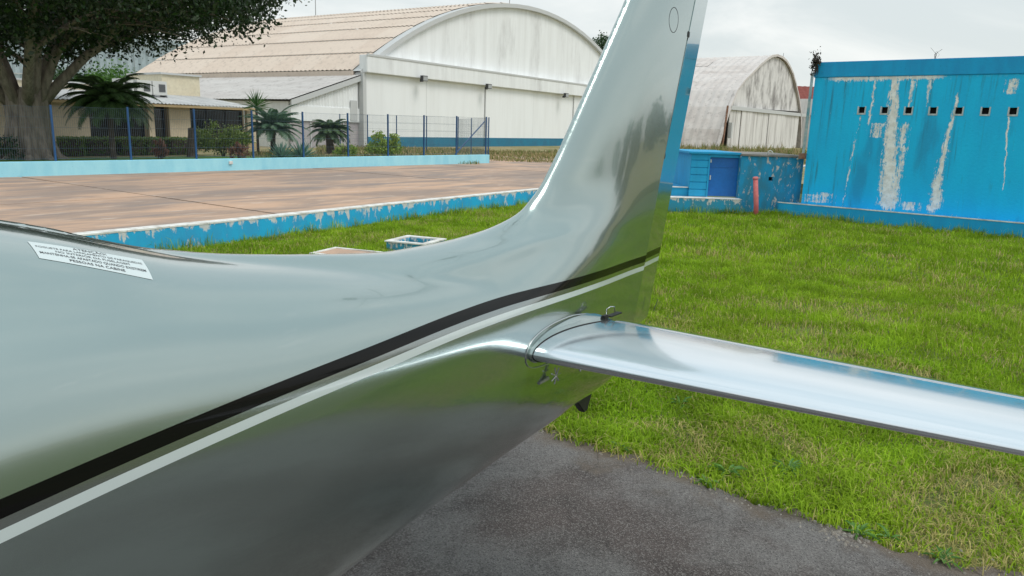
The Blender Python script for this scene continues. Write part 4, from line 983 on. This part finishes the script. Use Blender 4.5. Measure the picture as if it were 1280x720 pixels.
for c in cc:
    k = int(rng.uniform(40, 72)); q = rng.normal(size=(k, 3))*np.array([.36, .36, .22]); LC.append(c+q); LT.append(np.clip(rng.normal(.35, .25, k)+.12*rng.normal(), 0, 1))
ficm = leafmat('ficus_leaves', (.008, .025, .007), (.036, .082, .018), .18, .4)
cr = leaves('crown', np.concatenate(LC), .135, ficm, fi, 1.8, np.concatenate(LT), droop=.6)
# ---- generic crown tree (distance)
def crown_tree(name, x, y, z0, H, Rc, n, size, m, label, cat='tree', trunk=True, squash=.7, lean=0):
    t = empty(name, (x, y, z0), rng.uniform(0, 6), label, cat)
    q = MB(); q.tube([(0, 0, -.2), (.1, 0, H*.3), (.1, .1, H*.6)], [Rc*.09, Rc*.07, Rc*.04], 7)
    for k in range(5): a = k*1.3; q.tube([(.1, 0, H*(.3+.05*k)), (Rc*.5*math.cos(a), Rc*.5*math.sin(a), H*(.62+.05*k))], [Rc*.05, Rc*.015], 5)
    if trunk: q.build('trunk', bark2, t)
    C = []; 
    nc = 34
    for k in range(nc):
        d = rng.normal(size=3); d /= np.linalg.norm(d); r = Rc*rng.uniform(.35, .95); c = np.array([d[0]*r, d[1]*r, H-Rc*squash+d[2]*r*squash])
        C.append(c+rng.normal(size=(n//nc, 3))*Rc*.16)
    leaves('crown', np.concatenate(C), size, m, t, 1.6); return t
green1 = leafmat('mid_green_leaves', (.045, .12, .02), (.11, .24, .04)); green2 = leafmat('dark_tree_leaves', (.02, .05, .02), (.05, .11, .035)); yg = leafmat('yellow_green_leaves', (.14, .26, .03), (.34, .42, .06))
for (px, d, H, Rc, m, lab) in ((125, 74, 6.1, 2.6, green1, 'light green tree behind the beige roof, nearest the ficus'), (150, 78, 6.9, 3.0, green1, 'taller light green tree behind the air conditioners'), (176, 76, 5.6, 2.2, green1, 'small green tree behind the beige roof by the slim mast'), (88, 76, 6.4, 2.8, green2, 'dark green tree half hidden behind the ficus limbs'), (749, 128, 17.0, 2.5, green2, 'dark tree top showing between the white hangar roof and the fin')):
    p = ray(px, 150); p = p/p[1]*d; crown_tree('leafy_tree', p[0], p[1], .2, H, Rc, 2600, .3, m, lab)
# trees far off to the right, past the blue building (they mirror in the fin)
for i, (hd_a, dd_, H) in enumerate(((50, 118, 7), (54, 110, 8.5), (58.5, 120, 7), (62, 108, 9), (66, 115, 7.5), (71, 105, 8.5))):
    crown_tree('leafy_tree', dd_*math.sin(R(hd_a)), dd_*math.cos(R(hd_a)), 0, H*.68, 3.6, 3000, .6, green2, ['far dark tree at the left end of the row past the blue building', 'second far tree in the row past the blue building', 'third far tree in the row past the blue building, lower than its neighbours', 'tallest far tree in the row past the blue building', 'fifth far tree in the row past the blue building', 'rightmost far tree in the row past the blue building'][i])
# ---- palms
def palm(name, x, y, H, n, L, m, label, droop=1.0, up0=.9, stemr=.09, leaflet=.32, lw=.028):
    t = empty(name, (x, y, .38), rng.uniform(0, 6), label, 'palm')
    MB().tube([(0, 0, -.1), (.04, 0, H*.5), (0, .02, H)], [stemr*1.2, stemr, stemr*1.3], 9).build('trunk', bark2, t)
    for k in range(n):
        a = k*2.39996; el = up0-1.25*(k/n)+rng.normal(0, .06); Lk = L*rng.uniform(.85, 1.1); P = []; cur = np.array([0, 0, H], float); V = []; T = []
        ns = 14
        for i in range(ns+1):
            e = el-droop*(i/ns)**1.3*1.5; d = np.array([math.cos(a)*math.cos(e), math.sin(a)*math.cos(e), math.sin(e)]); P.append(cur.copy()); cur = cur+d*Lk/ns
            if i > 1:
                side = np.array([-math.sin(a), math.cos(a), 0]); upv = np.cross(d, side)
                for s_ in (-1, 1):
                    for j in range(3):
                        b0 = P[-1]+d*Lk/ns*j/3; ll = leaflet*math.sin(math.pi*min(1, .18+.82*i/ns))**.6*rng.uniform(.8, 1.1)
                        tip = b0+(side*s_*.75+d*.55-upv*.0+np.array([0, 0, -.35*droop]))*ll; wv = d*lw
                        V += [b0-wv*.5, b0+wv*.5, (b0+tip)/2+wv*.6+np.array([0, 0, .03]), tip, (b0+tip)/2-wv*.6+np.array([0, 0, .03])]; T += [rng.random()]*5
        nq = len(V)//5; F = np.arange(5*nq).reshape(-1, 5); nV = len(V)
        mbf = MB().tube(P, [.014*(1-.8*i/len(P)) for i in range(len(P))], 4)
        V2 = V+[np.array(v) for v in mbf.V]; me_f = [tuple(f) for f in F]+[tuple(i+nV for i in f) for f in mbf.F]
        o = mesh_np('frond', np.array(V2), me_f, m, t); set_tint(o, T+[.3]*len(mbf.V))
    return t
pm = leafmat('palm_leaves', (.03, .07, .022), (.08, .15, .04), .25); pm2 = leafmat('blue_palm_leaves', (.05, .12, .07), (.13, .24, .13), .25)
def gx(px, d): p = ray(px, 170); return p/p[1]*d
p = gx(140, 29.5); palm('date_palm', p[0], p[1], 2.15, 90, 1.9, pm, 'dark drooping date palm in front of the beige building, left of the others', 1.0, 1.2, .10, .36)
p = gx(341, 37); palm('date_palm', p[0], p[1], 1.25, 56, 1.65, pm2, 'grey green feathery palm between the fence posts in front of the hangar lean-to', .8, 1.25, .12, .34)
p = gx(413, 41.5); palm('date_palm', p[0], p[1], 1.15, 52, 1.35, pm, 'small round palm by the hangar corner, rightmost palm', .95, 1.15, .2, .30)
def spiky(name, x, y, z, n, L, w_, m, label, cat, up0=1.35, lo=.1, stem=0, z0=.38):
    t = empty(name, (x, y, z0), rng.uniform(0, 6), label, cat)
    if stem: MB().tube([(0, 0, -.1), (0, 0, stem)], [.07, .06], 8).build('trunk', bark2, t)
    for k in range(n):
        a = k*2.39996; e = up0-(up0-lo)*k/n; Lk = L*rng.uniform(.85, 1.1); d = np.array([math.cos(a)*math.cos(e), math.sin(a)*math.cos(e), math.sin(e)]); side = np.array([-math.sin(a), math.cos(a), 0]); nn_ = np.cross(d, side)
        V = [side*-w_*.6, side*w_*.6, d*Lk*.5+side*w_+nn_*.03, d*Lk*.5-side*w_+nn_*.03, d*Lk, d*Lk*.5-nn_*w_*.6]
        V = [v+np.array([0, 0, stem]) for v in V]
        o = mesh_np('leaf', np.array(V), [(0, 1, 2, 5), (1, 0, 3, 5), (3, 5, 4), (5, 2, 4), (0, 1, 5)], m, t); set_tint(o, [rng.random()]*6)
    return t
ag = leafmat('agave_leaves', (.10, .20, .16), (.20, .33, .27), .1); yu = leafmat('yucca_leaves', (.06, .16, .05), (.14, .28, .08), .2)
p = gx(322, 38.5); spiky('yucca_plant', p[0], p[1], 0, 46, .85, .022, yu, 'upright spiky yucca rising above the feathery palm by the lean-to roof', 'yucca', 1.5, -.3, 2.35)
p = gx(351, 34); spiky('agave_plant', p[0], p[1], 0, 34, .85, .05, ag, 'blue green agave rosette at the foot of the feathery palm', 'agave', 1.4, .1)
p = gx(376, 34.8); spiky('agave_plant', p[0], p[1], 0, 36, .92, .05, ag, 'blue green agave rosette next to the palm, right one of the pair', 'agave', 1.4, .1)
# ---- bushes
def bush(name, px, d, rx, h, m, label, n=2600, size=.12, cat='bush', z0=.38, open_=False, ry=None):
    p = gx(px, d); t = empty(name, (p[0], p[1], z0), 0, label, cat)
    q = MB()
    for k in range(7): a = k*.9; q.tube([(0, 0, -.1), (rx*.35*math.cos(a), rx*.35*math.sin(a), h*.5), (rx*.6*math.cos(a+.3), rx*.6*math.sin(a+.3), h*.85)], [.03, .02, .008], 5)
    q.build('stems', bark2, t)
    C = []; nc = 30
    for k in range(nc):
        a = rng.uniform(0, 6.28); r = rx*math.sqrt(rng.random()); zc = h*(.12+.80*rng.random()*math.sqrt(max(0.05, 1-(r/rx)**2*.85)))
        C.append(np.array([r*math.cos(a), r*math.sin(a)*(ry or 1), zc])+rng.normal(size=(n//nc, 3))*np.array([.15, .15, .12])*rx*(1.1 if open_ else 1))
    C = np.concatenate(C); C[:, 2] = np.abs(C[:, 2]); leaves('foliage', C, size, m, t, 1.7); return t
bush('garden_bush', 278, 34.5, 1.15, 1.75, leafmat('olive_bush_leaves', (.10, .17, .03), (.24, .30, .06)), 'large loose olive green bush between two fence posts', 4200, .10)
bush('garden_bush', 481, 40, .85, 1.35, yg, 'rounded yellow green bush in front of the white hangar door', 2600, .13)
bush('garden_bush', 432, 38.5, .55, .65, yg, 'small low yellow green bush beside the rightmost palm', 1200, .10)
bush('garden_bush', 2, 27, .75, .85, green2, 'clipped dark green bush at the left edge beyond the ficus', 1800, .08)
redl = leafmat('red_cordyline_leaves', (.16, .07, .05), (.30, .15, .09), .3)
bush('red_shrub', 200, 30.5, .28, .95, redl, 'thin reddish shrub in front of the hedge right of the date palm', 500, .13); bush('red_shrub', 298, 32, .35, .8, redl, 'small reddish shrub at the right foot of the olive bush', 500, .12)
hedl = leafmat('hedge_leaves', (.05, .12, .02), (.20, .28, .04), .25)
hd_ = None
for i, (a_, b_) in enumerate(((70, 105), (104, 142), (146, 176), (175, 200), (206, 236))):
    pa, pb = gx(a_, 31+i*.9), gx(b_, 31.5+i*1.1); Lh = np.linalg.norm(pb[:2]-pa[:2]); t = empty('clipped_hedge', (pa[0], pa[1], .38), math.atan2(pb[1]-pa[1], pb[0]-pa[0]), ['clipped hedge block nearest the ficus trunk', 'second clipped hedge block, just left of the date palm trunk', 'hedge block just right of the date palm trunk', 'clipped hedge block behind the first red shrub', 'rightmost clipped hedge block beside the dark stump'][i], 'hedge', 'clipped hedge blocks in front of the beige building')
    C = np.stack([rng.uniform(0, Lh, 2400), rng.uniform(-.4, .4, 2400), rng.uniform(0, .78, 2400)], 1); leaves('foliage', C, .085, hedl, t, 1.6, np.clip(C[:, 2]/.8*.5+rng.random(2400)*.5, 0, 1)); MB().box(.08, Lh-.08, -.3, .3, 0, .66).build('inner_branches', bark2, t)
p = gx(239, 32.5); o = empty('tree_stump', (p[0], p[1], .38), 0, 'dark upright dead trunk between hedge and olive bush', 'stump'); MB().tube([(0, 0, -.1), (0, 0, .2), (.03, 0, 1.0), (0, .02, 1.25)], [.26, .19, .15, .13], 12, lobes=5, la=.1).build('trunk', bark2, o)
# dead weed on the building corner
o = empty('dead_weed', tuple(BO+np.array([0, 0, 3.86])), 0, 'dark dead weed growing on the top corner of the blue building', 'weed')
q = MB(); 
for k in range(26): a = rng.uniform(0, 6.28); r = rng.uniform(.05, .16); h = rng.uniform(-.35, .18); q.tube([(-.02, -.03, -.05), (-.05+r*.6*math.cos(a), -.06+r*.5*math.sin(a), h*.4+.02), (-.06+r*math.cos(a), -.08+r*math.sin(a), h)], [.018, .014, .006], 4)
q.build('stems', mat('dead_stem', (.035, .028, .022), .95), o); leaves('dry_leaves', rng.normal(size=(260, 3))*np.array([.06, .06, .12])+np.array([-.05, -.06, .0]), .06, leafmat('dead_leaf', (.03, .025, .02), (.08, .06, .04), .1), o)
o = empty('roof_weed', tuple(BO+BW*2.6+np.array([.1, .1, 3.87])), 0, 'wispy weed sprouting from the flat roof edge of the blue building', 'weed'); q = MB()
for k in range(9): q.tube([(0, 0, -.02), (rng.normal(0, .03), 0, .1), (rng.normal(0, .08), 0, rng.uniform(.12, .26))], [.004, .003, .002], 4)
q.build('stems', mat('dead_stem', (.1, .08, .06), .9), o)
# ================================================================== GRASS
grm = leafmat('lawn_grass', (.0, .0, .0), (1, 1, 1), .35)
def gfn(nt, b):
    at = nt.n('ShaderNodeAttribute', attribute_name='gcol').outputs['Color']; nt.link(at, b.inputs['Base Color'])
    t = nt.n('ShaderNodeBsdfTranslucent'); nt.link(at, t.inputs['Color']); ms = nt.n('ShaderNodeMixShader'); ms.inputs[0].default_value = .38
    nt.link(b.outputs[0], ms.inputs[1]); nt.link(t.outputs[0], ms.inputs[2]); out = [n_ for n_ in nt.t.nodes if n_.type == 'OUTPUT_MATERIAL'][0]; nt.link(ms.outputs[0], out.inputs[0])
grassm = mat('grass_blades', rough=.6, fn=gfn, spec=.12)
def vnoise(x, y, sc, seed):
    r_ = np.random.default_rng(seed); T = r_.random((64, 64)); x = x*sc+50; y = y*sc+50; xi = np.floor(x).astype(int); yi = np.floor(y).astype(int); fx = x-xi; fy = y-yi; fx = fx*fx*(3-2*fx); fy = fy*fy*(3-2*fy)
    g = lambda a, b: T[a % 64, b % 64]
    return (g(xi, yi)*(1-fx)+g(xi+1, yi)*fx)*(1-fy)+(g(xi, yi+1)*(1-fx)+g(xi+1, yi+1)*fx)*fy
def blades(name, X, Y, Z, h, wd, lean, dead, label, cat, dark=None, pal=None):
    n = len(X); a = rng.uniform(0, 2*np.pi, n); ln = np.abs(rng.normal(lean, .35, n)); hh = h*np.clip(1+.35*rng.normal(size=n), .3, 2)
    dx, dy = np.cos(a)*ln, np.sin(a)*ln; fa = a+rng.normal(np.pi/2, .5, n); sx_, sy_ = np.cos(fa)*wd, np.sin(fa)*wd
    B = np.stack([X, Y, Z], 1); mid = B+np.stack([dx*hh*.35, dy*hh*.35, hh*.6], 1); tip = B+np.stack([dx*hh, dy*hh, hh*np.clip(1.0-.35*ln, .15, 1)], 1)
    S_ = np.stack([sx_, sy_, np.zeros(n)], 1)
    V = np.stack([B-S_, B+S_, mid+S_*.8, mid-S_*.8, tip], 1).reshape(-1, 3)
    i = np.arange(n)[:, None]*5; F4 = i+np.array([[0, 1, 2, 3]]); F3 = i+np.array([[3, 2, 4]])
    me = bpy.data.meshes.new(name); me.vertices.add(len(V)); me.vertices.foreach_set('co', V.astype(np.float32).ravel())
    me.loops.add(7*n); me.loops.foreach_set('vertex_index', np.concatenate([F4.ravel(), F3.ravel()]).astype(np.int32)); me.polygons.add(2*n)
    me.polygons.foreach_set('loop_start', np.concatenate([np.arange(0, 4*n, 4), 4*n+np.arange(0, 3*n, 3)]).astype(np.int32)); me.update(calc_edges=True)
    pal = pal or (((.20, .37, .012), (.43, .60, .045)), (.58, .50, .20))
    t = rng.random(n)[:, None]; pt = (vnoise(X, Y, .9, 3)*.6+vnoise(X, Y, 2.7, 5)*.4)[:, None]; k = np.clip(.5*t+.75*(pt-.2), 0, 1)
    c = np.array(pal[0][0])*(1-k)+np.array(pal[0][1])*k; dd = rng.random(n) < dead; sc_ = (.6+.6*rng.random(n))[:, None]
    c = np.where(dd[:, None], np.array(pal[1])*sc_, c*(.70+.45*rng.random((n, 1)))*(.72+.5*vnoise(X, Y, 3.7, 44))[:, None]); c4 = np.concatenate([c, np.ones((n, 1))], 1); c4 = np.repeat(c4, 5, 0)
    at = me.color_attributes.new('gcol', 'FLOAT_COLOR', 'POINT'); at.data.foreach_set('color', c4.astype(np.float32).ravel())
    me.materials.append(grassm); o = bpy.data.objects.new(name, me); COL.objects.link(o); meta(o, label, cat, kind='stuff'); return o
def lawn_pts(n, Amin, Amax, Smin, Smax):
    A = rng.uniform(Amin, Amax, n); S = rng.uniform(Smin, Smax, n); X = AX[0]*A+SX[0]*S; Y = AX[1]*A+SX[1]*S
    kS = -kerbS(A); ok = (S > kS+.03) & (Y > .5)
    rel = np.stack([X, Y, np.zeros(n)], 1)-CAM; wz = rel@fwd; u = 640+FPX*(rel@rt)/np.maximum(wz, .1); v = 360-FPX*(rel@up)/np.maximum(wz, .1)
    ok &= (wz > .5) & (u > -120) & (u < 1560) & (v < 900) & (v > 150)
    # not inside the blue building, ledge, block
    q = (X-BO[0])*BW[0]+(Y-BO[1])*BW[1]; r = -(X-BO[0])*BW[1]+(Y-BO[1])*BW[0]; ok &= ~((q > -.46) & (r > -.52)); ok &= ~((Y > 19.34) & (X > 3.65) & (X < 5.95)); ok &= ~((Y > 19.62) & (X >= 5.9)); ok &= ~((Y > 19.85) & (X > 3.0) & (X < 3.8)); ok &= (Y < 27.5)
    for c_, r0_ in ((hc_, .40), (sc0, .50)): ok &= (X-c_[0])**2+(Y-c_[1])**2 > r0_**2*.8
    return A[ok], S[ok], X[ok], Y[ok]
def bare(X, Y): return vnoise(X, Y, 1.7, 9)*.6+vnoise(X, Y, 4.1, 12)*.4
# near strip
A, S, X, Y = lawn_pts(330000, 3.9, 7.5, -5, 9)
e = np.array([edgeA(s) for s in S]); ov = rng.normal(-.01, .05, len(S))+.10*(vnoise(X, Y, 5, 21)-.55); bn = bare(X, Y); dn = rng.random(len(A)); keep = (A > e+ov) & (dn > np.clip((bn-.52)*3.2, 0, .8))
X, Y, A, e, bn = X[keep], Y[keep], A[keep], e[keep], bn[keep]; print('near', len(X))
hgt = .055*(.6+.9*vnoise(X, Y, 3.2, 31)); dead = np.clip(.08+(bn-.47)*1.6+.3*np.exp(-(A-e)/.25), .05, .75)
blades('lawn_grass', X, Y, np.where(A < e+.02, .02, 0.0), hgt, .0034, .8, dead, 'coarse green lawn grass growing up to the asphalt edge', 'grass')
A, S, X, Y = lawn_pts(30000, 4.0, 7.5, -11.3, -6)
blades('lawn_grass', X, Y, 0*X, .08*(.5+.9*vnoise(X, Y, 2.2, 31)), .005, .6, .12+0*X, 'lawn grass at the near end of the kerb beyond the fuselage', 'grass')
# straw litter
A, S, X, Y = lawn_pts(26000, 3.9, 7.0, -4, 7); e = np.array([edgeA(s) for s in S]); keep = (A > e-.03) & (bare(X, Y) > .48); X, Y = X[keep], Y[keep]
blades('dry_straw', X, Y, np.full(len(X), .028), .030, .002, 2.6, .92, 'pale dry grass litter lying in the bare patches of the lawn', 'grass')
A, S, X, Y = lawn_pts(300000, 7.4, 12, -11.6, 10); bn = bare(X, Y); keep = rng.random(len(A)) > np.clip((bn-.6)*3, 0, .6); X, Y, A, bn = X[keep], Y[keep], A[keep], bn[keep]; print('mid', len(X))
blades('lawn_grass', X, Y, 0*X, .07*(.5+.9*vnoise(X, Y, 2.2, 31)), .0042, .6, np.clip(.09+(bn-.5)*1.1, .03, .5), 'green lawn grass stretching behind the tailplane', 'grass')
A, S, X, Y = lawn_pts(330000, 11.9, 26, -12.2, 12); bn = bare(X, Y); print('far', len(X))
blades('lawn_grass', X, Y, 0*X, .09*(.5+.9*vnoise(X, Y, 1.6, 31)), .0065, .5, np.clip(.08+(bn-.5)*.9, .03, .5), 'far part of the lawn in front of the blue walls', 'grass')
# tall tufts at feet of walls and kerb
TX = []; TY = []
for i in range(170):
    if i < 90: q = BO+BW*rng.uniform(-.6, 9)-np.array([-BW[1], BW[0], 0])*rng.uniform(.53, .66)
    elif i < 115: q = np.array([rng.uniform(3.7, 7.0), rng.uniform(19.2, 19.33), 0])
    else: A_ = rng.uniform(5, 20); q = AX*A_-SX*(kerbS(A_)-rng.uniform(.05, .15))
    k = int(rng.uniform(10, 50)); TX.append(q[0]+rng.normal(0, .09, k)); TY.append(q[1]+rng.normal(0, .05, k))
X = np.concatenate(TX); Y = np.concatenate(TY); blades('grass_tufts', X, Y, 0*X, .17, .005, .4, .12, 'taller grass tufts along the foot of the blue walls and kerb', 'grass')
# dry grass beyond the concrete
def far_blades(n, px0, px1, d0, d1, h, wd, dead, label, z=.36, pal=None):
    px = rng.uniform(px0, px1, n); d = d0+(d1-d0)*rng.random(n)**.8; base = np.array([ray(p_, 170)/ray(p_, 170)[1] for p_ in (px0, px1)])
    k = (px-px0)/(px1-px0); X = (base[0, 0]*(1-k)+base[1, 0]*k)*d; Y = d; cl = vnoise(X, Y, .7, 77); ok = rng.random(n) < cl*1.3
    X, Y = X[ok], Y[ok]; return blades('dry_grass', X, Y, 0*X+z, h*(.4+vnoise(X, Y, .35, 5)), wd, .35, dead, label, 'grass', pal=pal)
dp = (((.12, .18, .04), (.30, .30, .10)), (.46, .36, .20))
far_blades(26000, 395, 790, 37.5, 54, .20, .02, .5, 'dry yellow grass and weeds at the foot of the white hangar', pal=dp)
far_blades(16000, 840, 1012, 47, 66, .55, .03, .45, 'tall dry weeds in front of the old hangar', pal=dp)
far_blades(9000, 300, 600, 33.5, 38, .16, .012, .35, 'patchy garden grass behind the fence end', .39, pal=dp)
# broad leaved weeds at the asphalt edge
wm = leafmat('weed_leaves', (.07, .20, .03), (.16, .34, .06), .3)
def weed(px, py, n, L, label):
    p = gp(px, py, .02); t = empty('edge_weed', tuple(p), rng.uniform(0, 6), label, 'weed')
    for k in range(n):
        a = k*2.4+rng.normal(0, .3); e_ = rng.uniform(.12, .9); Lk = L*rng.uniform(.6, 1.1); d = np.array([math.cos(a)*math.cos(e_), math.sin(a)*math.cos(e_), math.sin(e_)]); sd_ = np.array([-math.sin(a), math.cos(a), 0]); w_ = .011*rng.uniform(.7, 1.3)
        dn_ = np.array([0, 0, -.35*Lk]); V = [sd_*-.002, sd_*.002, d*Lk*.45+sd_*w_*.8, d*Lk*.45-sd_*w_*.8, d*Lk+dn_, d*Lk*.45-np.array([0, 0, .006]), d*Lk*.78+sd_*w_*.5+dn_*.5, d*Lk*.78-sd_*w_*.5+dn_*.5]
        o = mesh_np('leaf', np.array(V), [(0, 1, 2, 5), (1, 0, 5, 3), (5, 2, 6, 4), (3, 5, 4, 7)], wm, t); set_tint(o, [rng.random()]*8)
for (px, py, n, L, lab) in ((883, 604, 9, .13, 'broad leaved weed at the asphalt edge above the pale crumbs'), (1072, 668, 12, .14, 'flat weed spreading over the asphalt edge near the lower right'), (1112, 672, 9, .11, 'small weed right beside the spreading flat weed'), (1178, 700, 12, .13, 'weed hanging over the asphalt at the lower right corner'), (910, 592, 14, .15, 'dark green weed tuft beside the crumbling kerb patch'), (775, 560, 8, .11, 'light green weed on the asphalt edge below the tailplane'), (985, 588, 14, .15, 'dense green weed in the lawn just past the bare strip'), (1230, 560, 14, .16, 'tall grassy weed near the right edge under the tailplane'), (850, 505, 12, .14, 'green weed in the lawn under the tailplane root')):
    weed(px, py, n, L, lab)
